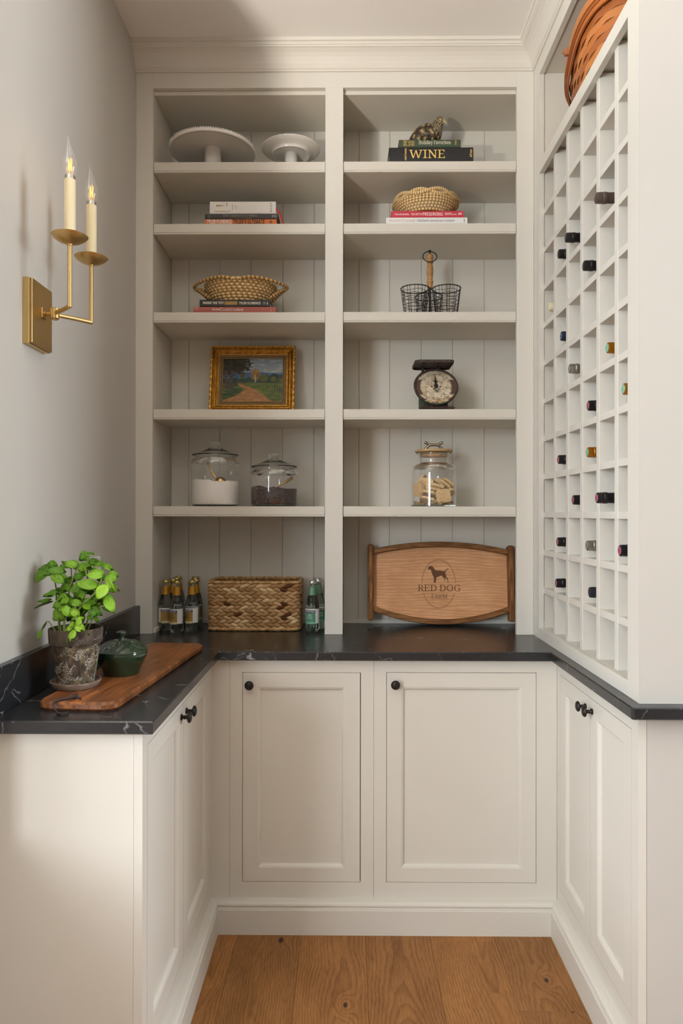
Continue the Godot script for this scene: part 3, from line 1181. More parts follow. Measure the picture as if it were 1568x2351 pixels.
func build_left_counter() -> void:
	# cutting board with its cord
	var bm := tmat(plain_wood(512, 256, c8(164, 104, 60), c8(96, 56, 31), 61, 5.0, 0.9), 0.34, 0.45)
	var wb := thing("cutting_board", "long dark walnut cutting board with rounded corners under the pot and green dish", "cutting board", Vector3(-0.588, TOP, -1.9416), -0.0725)
	var g := Geo.new()
	g.swap = true
	g.us = Vector2(1.0 / 0.75, 1.0 / 0.42)
	g.uo = Vector2(0.5, 0.6)
	var out := []
	for q in round_rect(0.187, 0.735, 0.034, 7):
		out.append(q)
	g.slab(out, 0.0, 0.0205, 0.0055)
	obj("board", g, bm, wb)
	g = Geo.new()                                                # lighter sapwood stave let into the near end
	g.swap = true
	g.us = Vector2(1.4, 3.0)
	g.uo = Vector2(0.1, 0.2)
	g.slab([Vector2(-0.012, 0.3668), Vector2(0.016, 0.3668), Vector2(0.0135, 0.27), Vector2(0.004, 0.25)], 0.006, 0.0207, 0.0004)
	part_label(obj("stave", g, tmat(plain_wood(256, 64, c8(188, 118, 62), c8(140, 78, 38), 63, 3.0, 0.7), 0.36, 0.45), wb), "lighter sapwood stave")
	g = Geo.new()
	g.tube(curve([Vector3(-0.022, 0.024, 0.322), Vector3(-0.010, 0.030, 0.335), Vector3(-0.018, 0.026, 0.352), Vector3(-0.040, 0.023, 0.362), Vector3(-0.046, 0.018, 0.377), Vector3(-0.032, 0.004, 0.386), Vector3(-0.018, 0.0035, 0.399), Vector3(-0.004, 0.0035, 0.388)], 7), 0.0034, 6, false, null, 0.45)
	g.tube(curve([Vector3(-0.022, 0.024, 0.322), Vector3(-0.008, 0.0275, 0.345), Vector3(0.008, 0.0245, 0.352)], 6), 0.0034, 6, false, null, 0.45)
	g.ball(Vector3(-0.013, 0.027, 0.343), Vector3(0.007, 0.0055, 0.006), 10, 6)
	part_label(obj("cord", g, M.leather, wb), "knotted dark leather cord")
	# saucer
	g = Geo.new()
	g.lathe([Vector2(0, 0), Vector2(0.050, 0), Vector2(0.0525, 0.002), Vector2(0.0595, 0.0125), Vector2(0.0600, 0.0165), Vector2(0.0570, 0.0168), Vector2(0.0535, 0.0085), Vector2(0.05, 0.0065), Vector2(0, 0.0065)], 44)
	var cl := tmat(rusty(c8(150, 130, 116), c8(128, 110, 98), c8(168, 152, 138), 71), 0.85, 0.25)
	var sa := obj("saucer", g, cl)
	sa.position = Vector3(-0.669, TOP + 0.0207, -1.722)
	tag(sa, "shallow taupe clay saucer under the weathered basil pot on the board", "saucer")
	# pot with basil
	var pb := thing("potted_basil", "bushy green basil in a weathered dark clay pot with lime stains", "potted plant", Vector3(-0.669, TOP + 0.0275, -1.722))
	g = Geo.new()
	g.lathe([Vector2(0, 0), Vector2(0.0425, 0), Vector2(0.0435, 0.002), Vector2(0.0572, 0.098), Vector2(0.0582, 0.1005), Vector2(0.0625, 0.1020), Vector2(0.0645, 0.1345), Vector2(0.0635, 0.138), Vector2(0.0605, 0.1385), Vector2(0.0588, 0.136), Vector2(0.0578, 0.118), Vector2(0, 0.118)], 56)
	obj("pot", g, tmat(old_pot(), 0.9, 0.2), pb)
	g = Geo.new()
	var sn := noise(77, 60.0, 3)
	sheet(g, func(u: float, v: float) -> Vector3:
		var r := 0.057 * v
		var p := Vector3(r * cos(u * TAU), 0.121, r * sin(u * TAU))
		p.y += 0.004 * sn.get_noise_2d(p.x, p.z) * (1.0 - v * v)
		return p, 28, 8, true)
	obj("soil", g, mat(c8(40, 30, 24), 0.95), pb)
	# stems and leaves: places in millimetres from the middle of the pot's rim
	var sm := vmat(0.5, 0.4)
	var k := 0.00017
	var at := func(x: float, y: float, z: float) -> Vector3: return Vector3((x - 771.0) * k, 0.1385 + (1198.0 - y) * k, z)
	for s in [[[530, 1270], [510, 920], [480, 760], [455, 620], [400, 440], [320, 305], 0.012, -0.022, 2.4],
			[[600, 1270], [640, 1000], [665, 800], [690, 600], [740, 430], [785, 300], 0.02, -0.012, 2.8],
			[[700, 1270], [790, 1050], [900, 900], [960, 825], [1140, 650], [1220, 470], 0.03, 0.035, 2.8],
			[[640, 1270], [720, 1060], [780, 950], [800, 860], [860, 800], [850, 700], -0.01, 0.01, 2.2],
			[[790, 1260], [800, 1210], [830, 1150], [850, 1110], [865, 1090], [875, 1065], 0.035, 0.058, 1.8],
			[[560, 1270], [590, 1080], [640, 900], [650, 820], [645, 760], [640, 690], 0.03, 0.03, 2.0],
			[[760, 1270], [860, 1050], [1000, 900], [1060, 780], [1140, 690], [1150, 560], 0.0, 0.01, 2.4],
			[[740, 1270], [800, 1000], [850, 700], [880, 450], [862, 330], [872, 200], -0.02, -0.03, 2.4],
			[[830, 1270], [960, 950], [1035, 720], [1050, 560], [1070, 420], [1095, 300], -0.02, -0.035, 2.2],
			[[950, 1180], [1060, 990], [1130, 920], [1200, 885], [1250, 882], [1300, 895], 0.0, 0.02, 1.5],
			[[560, 1240], [480, 1120], [445, 1080], [420, 1110], [395, 1160], [380, 1200], 0.03, 0.04, 1.4],
			[[680, 1270], [690, 1000], [700, 800], [660, 560], [640, 440], [630, 330], -0.015, -0.03, 2.2],
			[[630, 1270], [670, 1120], [740, 985], [770, 930], [810, 900], [830, 880], 0.03, 0.045, 1.9]]:
		g = Geo.new()
		g.col = lin(118, 140, 66)
		var pp := []
		for i in 6:
			var p: Vector3 = at.call(s[i][0], s[i][1], lerpf(s[6], s[7], i / 5.0))
			if i == 0:
				p.x *= 0.75
				p.y = 0.117
			pp.append(p)
		var cv := curve(pp, 6)
		var rr := []
		for i in cv.size():
			rr.append(s[8] * 0.001 * lerpf(1.0, 0.6, float(i) / cv.size()))
		g.tube(cv, rr, 7)
		obj("stem", g, sm, pb)
	var lm := vmat(0.42, 0.5)
	lm.backlight_enabled = true
	lm.backlight = Color(0.55, 0.62, 0.22)
	for q in [[298, 300, 140, 550, 165, -22, 0], [300, 290, 165, 345, 95, -30, 0], [310, 270, 445, 305, 115, -18, 0], [390, 435, 305, 440, 40, -10, 0], [410, 420, 630, 540, 125, 5, 1], [600, 370, 360, 360, 115, -8, 0], [620, 330, 430, 300, 85, -28, 0],
			[790, 290, 595, 250, 110, -5, 1], [800, 300, 935, 385, 105, 6, 1], [880, 130, 735, 225, 140, -30, 0], [895, 115, 990, 145, 48, -34, 0], [870, 230, 980, 290, 75, -36, 0], [1090, 300, 880, 290, 80, -34, 1], [1100, 300, 1270, 350, 95, -30, 1],
			[1215, 430, 985, 410, 120, 25, 1], [1225, 430, 1385, 500, 150, 12, 1], [1270, 460, 1420, 630, 75, 42, 2], [1290, 540, 1185, 730, 175, 42, 2], [1310, 560, 1385, 680, 125, 22, 1], [1130, 580, 815, 520, 155, 20, 1], [1000, 560, 850, 590, 85, 4, 0],
			[1100, 430, 1150, 530, 95, -10, 0], [1270, 710, 1415, 930, 135, 34, 1], [1200, 885, 1410, 940, 62, 24, 0], [1290, 890, 1340, 820, 90, 20, 0], [1200, 870, 1275, 845, 80, 8, 0], [1140, 880, 1080, 780, 125, -16, 3],
			[770, 540, 900, 745, 205, 0, 0], [640, 560, 560, 690, 125, -12, 0], [820, 410, 770, 515, 115, -14, 0], [490, 690, 300, 740, 72, 14, 0], [480, 680, 410, 690, 62, 22, 0], [470, 770, 255, 800, 64, 26, 0], [460, 810, 155, 900, 56, 10, 3], [520, 690, 540, 765, 75, 10, 0],
			[640, 790, 500, 880, 118, 36, 0], [630, 700, 590, 795, 74, 34, 1], [650, 690, 735, 770, 82, 38, 1], [750, 730, 665, 825, 85, 42, 1], [750, 800, 945, 820, 105, 36, 1], [690, 830, 565, 930, 108, 44, 1], [700, 850, 830, 1010, 125, 48, 1], [810, 880, 925, 1000, 125, 44, 2],
			[640, 930, 500, 1085, 175, 40, 1], [960, 830, 1060, 890, 95, 36, 1], [1000, 880, 1140, 1010, 135, 20, 0], [900, 1000, 790, 1045, 64, 46, 1], [890, 1090, 1030, 990, 105, 58, 2], [900, 1090, 1045, 1170, 115, 60, 2], [860, 1090, 735, 1200, 105, 60, 2],
			[880, 1160, 860, 1310, 125, 68, 2], [870, 1060, 872, 1125, 42, 62, 2], [1060, 1020, 1160, 1100, 54, 20, 0], [960, 1180, 1070, 1255, 64, 40, 0], [440, 1080, 372, 1200, 44, 40, 3], [385, 1190, 365, 1310, 52, 44, 0], [690, 1000, 660, 1110, 84, 0, 3],
			[950, 870, 920, 985, 95, 30, 0], [880, 560, 900, 700, 135, -24, 0], [660, 360, 640, 270, 95, -20, 0], [560, 520, 620, 620, 115, -20, 0], [960, 330, 1000, 420, 95, -28, 0], [900, 400, 940, 325, 84, -30, 0], [580, 790, 520, 690, 84, 0, 0], [860, 860, 960, 905, 95, 20, 0],
			[1000, 680, 930, 760, 115, -10, 0], [1120, 760, 1040, 835, 105, -14, 0], [820, 1290, 826, 1350, 28, 66, 3], [700, 460, 640, 560, 100, -26, 0], [1180, 760, 1110, 860, 90, -20, 0], [740, 620, 700, 740, 110, -24, 0], [850, 900, 780, 830, 90, -10, 0]]:
		var z: float = q[5] * 0.001
		var b: Vector3 = at.call(q[0], q[1], z + jit(0.004))
		var t: Vector3 = at.call(q[2], q[3], z + rng.randf_range(-0.012, 0.022))
		var tone: Color = [lin(112, 166, 44), lin(140, 192, 50), lin(170, 216, 62), lin(96, 104, 48)][q[6]]
		tone = tone.lerp(lin(70, 120, 36), rng.randf() * 0.35)
		leaf(pb, b, t, q[4] * k * 1.14, lm, tone, rng.randf_range(0.10, 0.26), rng.randf_range(0.0, 0.22), Vector3(jit(0.5), rng.randf_range(0.3, 0.85), 0.75))
		if q[6] < 2 and q[4] > 70:                               # a second, smaller leaf behind it
			var d := Vector3(jit(0.012), jit(0.012), rng.randf_range(-0.03, -0.012))
			leaf(pb, b + d * 0.4, t + d, q[4] * k, lm, tone.lerp(lin(80, 132, 40), 0.4), 0.2, 0.1, Vector3(jit(0.6), rng.randf_range(0.3, 0.9), 0.7))
	for i in 46:                                                 # filling leaves in the thick of the plant
		var b2: Vector3 = at.call(rng.randf_range(520, 1080), rng.randf_range(560, 1010), jit(0.028) - 0.004)
		var t2: Vector3 = b2 + Vector3(jit(0.022), rng.randf_range(-0.026, 0.006), rng.randf_range(-0.004, 0.02))
		leaf(pb, b2, t2, rng.randf_range(0.013, 0.022), lm, lin(98, 150, 44).lerp(lin(136, 188, 56), rng.randf()), 0.2, 0.12, Vector3(jit(0.6), rng.randf_range(0.3, 0.9), 0.7))
	# green lidded dish
	var gm := mat(c8(34, 58, 38), 0.10, 0.0, 0.6)
	gm.clearcoat_enabled = true
	gm.clearcoat = 0.5
	gm.clearcoat_roughness = 0.05
	var dish := thing("lidded_dish", "small round dark green glazed dish with leaf-patterned knobbed lid on the board", "dish", Vector3(-0.6015, TOP + 0.0207, -1.862))
	g = Geo.new()
	g.lathe([Vector2(0, 0), Vector2(0.0455, 0), Vector2(0.0468, 0.0015), Vector2(0.0485, 0.010), Vector2(0.0560, 0.026), Vector2(0.0640, 0.042), Vector2(0.0675, 0.053), Vector2(0.0672, 0.060), Vector2(0.0660, 0.0625), Vector2(0.0630, 0.0625), Vector2(0.060, 0.05), Vector2(0, 0.02)], 56)
	obj("bowl", g, gm, dish)
	g = Geo.new()
	sheet(g, func(u: float, v: float) -> Vector3:
		var a := u * TAU
		var r := 0.068 * v
		var h := 0.0895 - 0.0255 * pow(v, 2.2)
		var pet := absf(fposmod(a * 7.0 / TAU + 0.35 * v, 1.0) * 2.0 - 1.0)
		var ring := absf(fposmod(a * 11.0 / TAU - 0.5 * v + 0.3, 1.0) * 2.0 - 1.0)
		h += (0.0022 * smoothstep(0.35, 0.0, pet) * smoothstep(0.2, 0.45, v) * smoothstep(0.98, 0.8, v) + 0.0012 * sin(ring * 6.0 + v * 17.0) * smoothstep(0.15, 0.4, v) * smoothstep(1.0, 0.85, v))
		return Vector3(r * cos(a), h, r * sin(a)), 120, 26, true)
	g.lathe([Vector2(0.060, 0.061), Vector2(0.0682, 0.0605), Vector2(0.0687, 0.0622), Vector2(0.068, 0.064)], 56)
	g.lathe([Vector2(0.0115, 0.0855), Vector2(0.008, 0.092), Vector2(0.0072, 0.0985), Vector2(0.0095, 0.1025), Vector2(0.0120, 0.1050), Vector2(0.0130, 0.1085), Vector2(0.0115, 0.1115), Vector2(0.006, 0.1128), Vector2(0, 0.1130)], 28, 60)
	obj("lid", g, gm, dish)
	# outlet on the left wall behind the basil
	var ou := thing("wall_outlet", "white wall outlet plate on the left wall behind the basil", "outlet", Vector3(-0.787, 1.168, -2.175))
	g = Geo.new()
	g.span(Vector3(0, -0.057, -0.036), Vector3(0.006, 0.057, 0.036), 0.002)
	obj("plate", g, mat(c8(232, 230, 226), 0.4), ou)
	g = Geo.new()
	for s: float in [-1.0, 1.0]:
		g.span(Vector3(0.0061, s * 0.02 - 0.014, -0.016), Vector3(0.0075, s * 0.02 + 0.014, 0.016), 0.0006)
	obj("socket", g, mat(c8(214, 212, 208), 0.4), ou)


# ---------------------------------------------------------------- wall sconce
func build_sconce() -> void:
	var c := thing("wall_sconce", "aged brass two-arm wall sconce with cream candle sleeves on the left wall", "sconce", Vector3(-0.787, 1.8535, -1.7445))
	var g := Geo.new()
	g.span(Vector3(0, -0.0805, -0.0585), Vector3(0.0165, 0.0805, 0.0585), 0.0008)
	g.span(Vector3(0.0165, -0.075, -0.053), Vector3(0.0185, 0.075, 0.053), 0.0)
	g.span(Vector3(0.0185, -0.0785, -0.0565), Vector3(0.0235, 0.0785, 0.0565), 0.001)
	obj("backplate", g, M.brass, c)
	g = Geo.new()
	g.span(Vector3(0.0235, -0.005, -0.0125), Vector3(0.0285, 0.020, 0.0125), 0.0008)
	g.xf = Transform3D(Basis(Vector3.FORWARD, PI / 2), Vector3(0.0285, 0.0065, 0))
	g.lathe([Vector2(0, 0), Vector2(0.0065, 0), Vector2(0.0065, 0.005), Vector2(0.0042, 0.006), Vector2(0.0042, 0.02), Vector2(0, 0.02)], 18)
	g.xf = Transform3D(Basis.IDENTITY, Vector3(0.0545, 0.0065, 0))
	g.lathe([Vector2(0, -0.0155), Vector2(0.007, -0.0155), Vector2(0.009, -0.0135), Vector2(0.011, -0.0115), Vector2(0.011, 0.0125), Vector2(0.0095, 0.0135), Vector2(0.008, 0.0145), Vector2(0, 0.0145)], 26)
	obj("swivel", g, M.brass, c)
	for s: float in [1.0, -1.0]:
		var e := Vector3(0.1195, 0.0045, s * 0.0705)
		g = Geo.new()
		g.tube([Vector3(0.0545, 0.0065 + s * 0.002, 0), Vector3(0.0905, 0.005, s * 0.039), e], 0.0053, 14)
		g.ball(e, Vector3(0.0054, 0.0054, 0.0054), 14, 8)
		g.tube([e, e + Vector3(0, 0.08, 0), e + Vector3(0, 0.151, 0)], 0.0053, 14)
		obj("arm", g, M.brass, c)
		var top := e + Vector3(0, 0.150, 0)
		g = Geo.new()
		g.xf = Transform3D(Basis.IDENTITY, top)
		g.lathe([Vector2(0.0045, -0.006), Vector2(0.0062, -0.005), Vector2(0.0062, -0.001), Vector2(0.012, 0.0008), Vector2(0.026, 0.0055), Vector2(0.0375, 0.0132), Vector2(0.0424, 0.0188), Vector2(0.0418, 0.0194), Vector2(0.036, 0.0140), Vector2(0.025, 0.0072), Vector2(0, 0.003)], 44)
		obj("drip_pan", g, M.brass, c)
		g = Geo.new()
		g.xf = Transform3D(Basis.IDENTITY, top)
		g.lathe([Vector2(0, 0.004), Vector2(0.0132, 0.004), Vector2(0.0132, 0.153), Vector2(0.0122, 0.154), Vector2(0, 0.154)], 30)
		obj("candle_sleeve", g, mat(c8(228, 214, 176), 0.45), c)
		var bulb := Node3D.new()
		bulb.name = numbered("bulb", c)
		c.add_child(bulb, true)
		bulb.position = top + Vector3(0, 0.154, 0)
		g = Geo.new()
		g.lathe([Vector2(0, 0), Vector2(0.0125, 0), Vector2(0.0125, 0.0085), Vector2(0.0105, 0.010), Vector2(0, 0.010)], 26)
		obj("cap", g, M.steel, bulb)
		g = Geo.new()
		var prof := [Vector2(0.0095, 0.0095), Vector2(0.0135, 0.016), Vector2(0.0170, 0.027), Vector2(0.0176, 0.036), Vector2(0.0158, 0.049), Vector2(0.0115, 0.064), Vector2(0.0070, 0.076), Vector2(0.0042, 0.087), Vector2(0.0024, 0.098), Vector2(0.0014, 0.1035), Vector2(0.0014, 0.1055), Vector2(0, 0.1065)]
		g.lathe(prof, 30, 60)
		for i in g.v.size():                                     # the bent tip of the flame
			var h := maxf(0.0, g.v[i].y - 0.045) / 0.06
			g.v[i].x -= 0.008 * h * h * (1.0 - 0.35 * h)
		obj("glass", g, pane(0.012), bulb)
		g = Geo.new()
		for q in 4:
			var a := PI / 4 + q * PI / 2
			g.tube([Vector3(0.0036 * cos(a), 0.021, 0.0036 * sin(a)), Vector3(0.0048 * cos(a), 0.051, 0.0048 * sin(a))], 0.00085, 6)
		var fm := mat(c8(255, 206, 120), 0.6)
		fm.emission_enabled = true
		fm.emission = Color(1.0, 0.70, 0.34)
		fm.emission_energy_multiplier = 0.42
		obj("filament", g, fm, bulb)
		g = Geo.new()
		g.tube([Vector3(0, 0.009, 0), Vector3(0, 0.017, 0)], 0.0028, 8)
		for q in 4:
			var a := PI / 4 + q * PI / 2
			g.tube([Vector3(0, 0.016, 0), Vector3(0.0036 * cos(a), 0.021, 0.0036 * sin(a))], 0.0004, 5)
		g.tube([Vector3(0, 0.017, 0), Vector3(0, 0.053, 0)], 0.0004, 5)
		obj("stem", g, M.steel, bulb)
		var l := OmniLight3D.new()
		l.name = numbered("bulb_light", bulb)
		l.light_color = Color(1.0, 0.76, 0.48)
		l.light_energy = 0.0008
		l.light_size = 0.012
		l.omni_range = 8.0
		l.omni_attenuation = 2.0
		l.shadow_enabled = true
		bulb.add_child(l)
		l.position = Vector3(0, 0.036, 0)


# ---------------------------------------------------------------- what stands on the shelves
func book(label: String, x0: float, x1: float, y0: float, y1: float, depth: float, cover: Material, round_spine := 0.0) -> Node3D:
	var z := -2.63
	var b := thing("book", label, "book", Vector3((x0 + x1) * 0.5, y0, z))
	var w := x1 - x0
	var h := y1 - y0
	var g := Geo.new()
	var t := 0.0026
	# cover: lower board, spine, upper board as one C-shaped section along x
	var sec := [Vector2(-depth, 0), Vector2(-0.002, 0), Vector2(0, 0.002)]
	if round_spine > 0.0:
		for i in 7:
			var q := float(i + 1) / 8.0
			sec.append(Vector2(round_spine * sin(PI * q), lerpf(0.002, h - 0.002, q)))
	sec.append_array([Vector2(0, h - 0.002), Vector2(-0.002, h), Vector2(-depth, h), Vector2(-depth, h - t), Vector2(-0.004, h - t), Vector2(-0.004, t), Vector2(-depth, t)])
	g.xf = Transform3D(Basis(Vector3(0, 0, -1), Vector3(0, 1, 0), Vector3(1, 0, 0)).inverse(), Vector3.ZERO)
	var pr := []
	for p in sec:
		pr.append(Vector2(p.x, p.y))
	g.prism(pr, -w / 2, w / 2)
	obj("cover", g, cover, b)
	g = Geo.new()
	g.span(Vector3(-w / 2 + 0.003, t, -depth + 0.003), Vector3(w / 2 - 0.003, h - t, -0.0041))
	obj("pages", g, mat(c8(226, 218, 200), 0.9), b)
	return b


# lettering on a book's spine, given in scene x, y
func spine(b: Node3D, s: String, f: Font, x0: float, y0: float, x1: float, y1: float, m: Material, z := 0.0004) -> void:
	var g := Geo.new()
	var o := b.position
	g.text(s, f, x0 - o.x, y0 - o.y, x1 - o.x, y1 - o.y, z - 0.0003, 0.0007)
	obj("lettering", g, m, b)


func spine_up(b: Node3D, s: String, f: Font, x0: float, y0: float, x1: float, y1: float, m: Material, down := false, z := 0.0002) -> void:
	var g := Geo.new()
	var o := b.position
	var w := x1 - x0
	var h := y1 - y0
	g.xf = Transform3D(Basis(Vector3(0, 0, 1), (-PI / 2 if down else PI / 2)), Vector3((x0 + x1) * 0.5 - o.x, (y0 + y1) * 0.5 - o.y, 0))
	g.text(s, f, -h / 2, -w / 2, h / 2, w / 2, z, 0.0007)
	obj("lettering", g, m, b)


func patch(b: Node3D, x0: float, y0: float, x1: float, y1: float, m: Material, z := 0.0003) -> void:
	var g := Geo.new()
	var o := b.position
	g.span(Vector3(x0 - o.x, y0 - o.y, -0.0004), Vector3(x1 - o.x, y1 - o.y, z))
	obj("printed_panel", g, m, b)


func font(serif: bool, bold: bool) -> SystemFont:
	var f := SystemFont.new()
	f.font_names = PackedStringArray(["Droid Serif" if serif else "Droid Sans"])
	f.font_weight = 700 if bold else 400
	return f


# a coiled grass basket wall: rings of a bundle bound with pale stitches
func coil(g: Geo, rx: float, rz: float, y: float, r: float, pitch: float, slant: float, wave = null) -> void:
	var per := TAU * sqrt((rx * rx + rz * rz) * 0.5)
	var ns := maxi(12, roundi(per / pitch))
	var seg := ns * 6
	var path := []
	var cols := []
	var rad := []
	for i in seg:
		var a := TAU * i / seg
		var dy := 0.0
		if wave != null:
			dy = wave.call(a)
		path.append(Vector3(rx * cos(a), y + dy, rz * sin(a)))
		var f := fposmod(float(i) / 6.0 + slant, 1.0)
		var st := f < 0.45
		rad.append(r * (1.10 if st else 0.97))
		cols.append(lin(232, 210, 164).lerp(lin(218, 190, 138), rng.randf() * 0.6) if st else lin(196, 158, 102).lerp(lin(140, 100, 56), rng.randf() * 0.7))
	g.tube(path, rad, 8, true, cols, 0.92)


func build_shelf_things() -> void:
	var S1 := 2.6681
	var S2 := 2.4378
	var S3 := 2.1091
	var S4 := 1.7482
	var S5 := 1.3877
	var g: Geo
	# --- cake stands
	var por := mat(c8(236, 233, 228), 0.16, 0.0, 0.5)
	var cs := thing("cake_stand", "large white porcelain cake stand with beaded rim on the top left shelf", "cake stand", Vector3(-0.521, S1, -2.695), 0, "white cake stands")
	g = Geo.new()
	g.lathe([Vector2(0, 0), Vector2(0.0358, 0), Vector2(0.0355, 0.004), Vector2(0.0335, 0.034), Vector2(0.0305, 0.090), Vector2(0.0312, 0.0985), Vector2(0, 0.099)], 44, 50)
	obj("pedestal", g, por, cs)
	g = Geo.new()
	g.lathe([Vector2(0, 0.0978), Vector2(0.06, 0.0975), Vector2(0.13, 0.0935), Vector2(0.152, 0.0895), Vector2(0.158, 0.0845), Vector2(0.1615, 0.0830), Vector2(0.1638, 0.0850), Vector2(0.1640, 0.0930), Vector2(0.1600, 0.0975), Vector2(0.154, 0.0990), Vector2(0, 0.1020)], 72, 50)
	for i in 110:
		var a := TAU * i / 110
		g.ball(Vector3(0.1622 * cos(a), 0.0962, 0.1622 * sin(a)), Vector3(0.0034, 0.0026, 0.0034), 6, 4)
	obj("plate", g, por, cs)
	cs = thing("cake_stand", "small white porcelain cake stand with stepped scalloped plate on the top left shelf", "cake stand", Vector3(-0.2215, S1, -2.722), 0, "white cake stands")
	g = Geo.new()
	g.lathe([Vector2(0, 0), Vector2(0.0262, 0), Vector2(0.0260, 0.004), Vector2(0.0250, 0.018), Vector2(0.0240, 0.060), Vector2(0.0242, 0.0930), Vector2(0, 0.0935)], 40, 50)
	obj("pedestal", g, por, cs)
	g = Geo.new()
	g.lathe([Vector2(0, 0.0928), Vector2(0.055, 0.0922), Vector2(0.0660, 0.0895), Vector2(0.0690, 0.0868), Vector2(0.0722, 0.0868), Vector2(0.0735, 0.0905), Vector2(0.0750, 0.0945), Vector2(0.080, 0.0975), Vector2(0.098, 0.1025), Vector2(0.1100, 0.1068), Vector2(0.1138, 0.1098), Vector2(0.1130, 0.1120), Vector2(0.096, 0.107), Vector2(0.07, 0.099), Vector2(0, 0.097)], 66, 50)
	for i in 84:
		var a := TAU * i / 84
		g.ball(Vector3(0.1118 * cos(a), 0.1106, 0.1118 * sin(a)), Vector3(0.0032, 0.0026, 0.0032), 6, 4)
	obj("plate", g, por, cs)
	# --- books
	var sf := font(true, false)
	var sfb := font(true, true)
	var ss := font(false, false)
	var ssb := font(false, true)
	var gold := mat(c8(240, 204, 116), 0.45, 0.2)
	var pale := mat(c8(236, 230, 206), 0.6)
	var wht := mat(c8(240, 238, 234), 0.6)
	var blk := mat(c8(34, 28, 26), 0.6)
	var b := book("thick black hardcover with gold WINE title under the green book on the top right shelf", 0.1548, 0.4710, S1 + 0.0003, 2.7382, 0.222, mat(c8(32, 31, 34), 0.5), 0.004)
	spine(b, "WINE", sf, 0.2301, 2.6950, 0.3637, 2.7262, gold, 0.0052)
	spine_up(b, "André Dominé", sfb, 0.2122, 2.6875, 0.2200, 2.7326, gold, false, 0.0038)
	spine_up(b, "Ad'ano", sfb, 0.4563, 2.6983, 0.4655, 2.7281, gold, false, 0.0038)
	b = book("dark green hardcover cookbook lying under the bird figurine on the top right shelf", 0.1924, 0.4242, 2.7385, 2.7673, 0.20, mat(c8(62, 76, 56), 0.55), 0.0015)
	spine(b, "Holiday Favorites", sf, 0.2659, 2.7449, 0.3852, 2.7629, pale, 0.0022)
	spine_up(b, "WILLIAMS", sf, 0.2085, 2.7425, 0.2145, 2.7643, gold, false, 0.0012)
	spine_up(b, "SONOMA", sf, 0.2156, 2.7425, 0.2206, 2.7634, gold, false, 0.0012)
	patch(b, 0.2226, 2.7395, 0.2232, 2.7665, gold, 0.0012)
	spine_up(b, "The Best", sf, 0.2273, 2.7420, 0.2328, 2.7624, gold, false, 0.0012)
	spine_up(b, "of the", sf, 0.2342, 2.7450, 0.2388, 2.7624, gold, false, 0.0012)
	spine_up(b, "Kitchen", sf, 0.2402, 2.7420, 0.2452, 2.7624, gold, false, 0.0012)
	spine_up(b, "Library", sf, 0.2466, 2.7440, 0.2507, 2.7624, gold, false, 0.0012)
	spine_up(b, "Oxmoor", sf, 0.4013, 2.7467, 0.4076, 2.7637, gold, false, 0.0012)
	b = book("thick white hardcover with foil marks and red ribbon, topmost of its stack", -0.5197, -0.2709, 2.4901, 2.5365, 0.205, mat(c8(228, 226, 222), 0.5), 0.002)
	gold = mat(c8(176, 150, 92), 0.5, 0.2)
	patch(b, -0.5012, 2.4974, -0.4413, 2.4995, gold, 0.0015)
	patch(b, -0.4944, 2.5060, -0.4700, 2.5085, pale, 0.0020)
	var pg := Geo.new()
	pg.prism([Vector2(-0.4944 - b.position.x, 2.5235 - b.position.y), Vector2(-0.4944 - b.position.x, 2.5155 - b.position.y), Vector2(-0.4612 - b.position.x, 2.5195 - b.position.y)], 0.0006, 0.0026)
	obj("foil_mark", pg, gold, b)
	for q in [[-0.4575, 2.5166, -0.4520, 2.5314], [-0.4362, 2.5028, -0.4317, 2.5258], [-0.4243, 2.5073, -0.4187, 2.5212], [-0.2915, 2.4955, -0.2861, 2.5310]]:
		for k in 4:
			var yy := lerpf(q[1], q[3], (k + 0.2) / 4.0)
			patch(b, q[0], yy, q[2] - 0.001 * (k % 2), yy + (q[3] - q[1]) * 0.13, gold, 0.0020)
	g = Geo.new()
	g.sweep([Vector2(-0.003, -0.0003), Vector2(0.003, -0.0003), Vector2(0.003, 0.0003), Vector2(-0.003, 0.0003)], curve([Vector3(0.121, 0.022, -0.012), Vector3(0.128, 0.018, -0.010), Vector3(0.138, 0.006, -0.006), Vector3(0.144, -0.012, 0.0), Vector3(0.150, -0.034, 0.0), Vector3(0.158, -0.0518, 0.004)], 5), Vector3(0, 0.25, 1).normalized())
	part_label(obj("ribbon", g, mat(c8(190, 28, 34), 0.5), b), "red ribbon bookmark")
	b = book("charcoal grey hardcover cookbook between the white and the orange book", -0.5381, -0.2630, 2.4700, 2.4899, 0.208, mat(c8(70, 66, 64), 0.6), 0.002)
	spine(b, "The Cakebread Cellars", sf, -0.4698, 2.4776, -0.3413, 2.4862, mat(c8(150, 146, 140), 0.6), 0.0026)
	spine(b, "NAPA VALLEY COOKBOOK", sf, -0.4505, 2.4706, -0.3615, 2.4742, mat(c8(140, 136, 130), 0.6), 0.0020)
	patch(b, -0.5245, 2.4722, -0.5228, 2.4880, mat(c8(120, 116, 112), 0.6), 0.0021)
	patch(b, -0.5205, 2.4722, -0.5188, 2.4880, mat(c8(120, 116, 112), 0.6), 0.0021)
	patch(b, -0.2846, 2.4752, -0.2790, 2.4850, mat(c8(130, 126, 122), 0.6), 0.0021)
	patch(b, -0.2770, 2.4742, -0.2680, 2.4850, mat(c8(120, 116, 112), 0.6), 0.0021)
	b = book("bright orange cookbook with large block lettering, lowest in its stack", -0.5381, -0.2675, S2 + 0.0003, 2.4698, 0.21, mat(c8(216, 118, 44), 0.5))
	spine(b, "TYLER FLORENCE", ssb, -0.5298, 2.4523, -0.4371, 2.4680, wht)
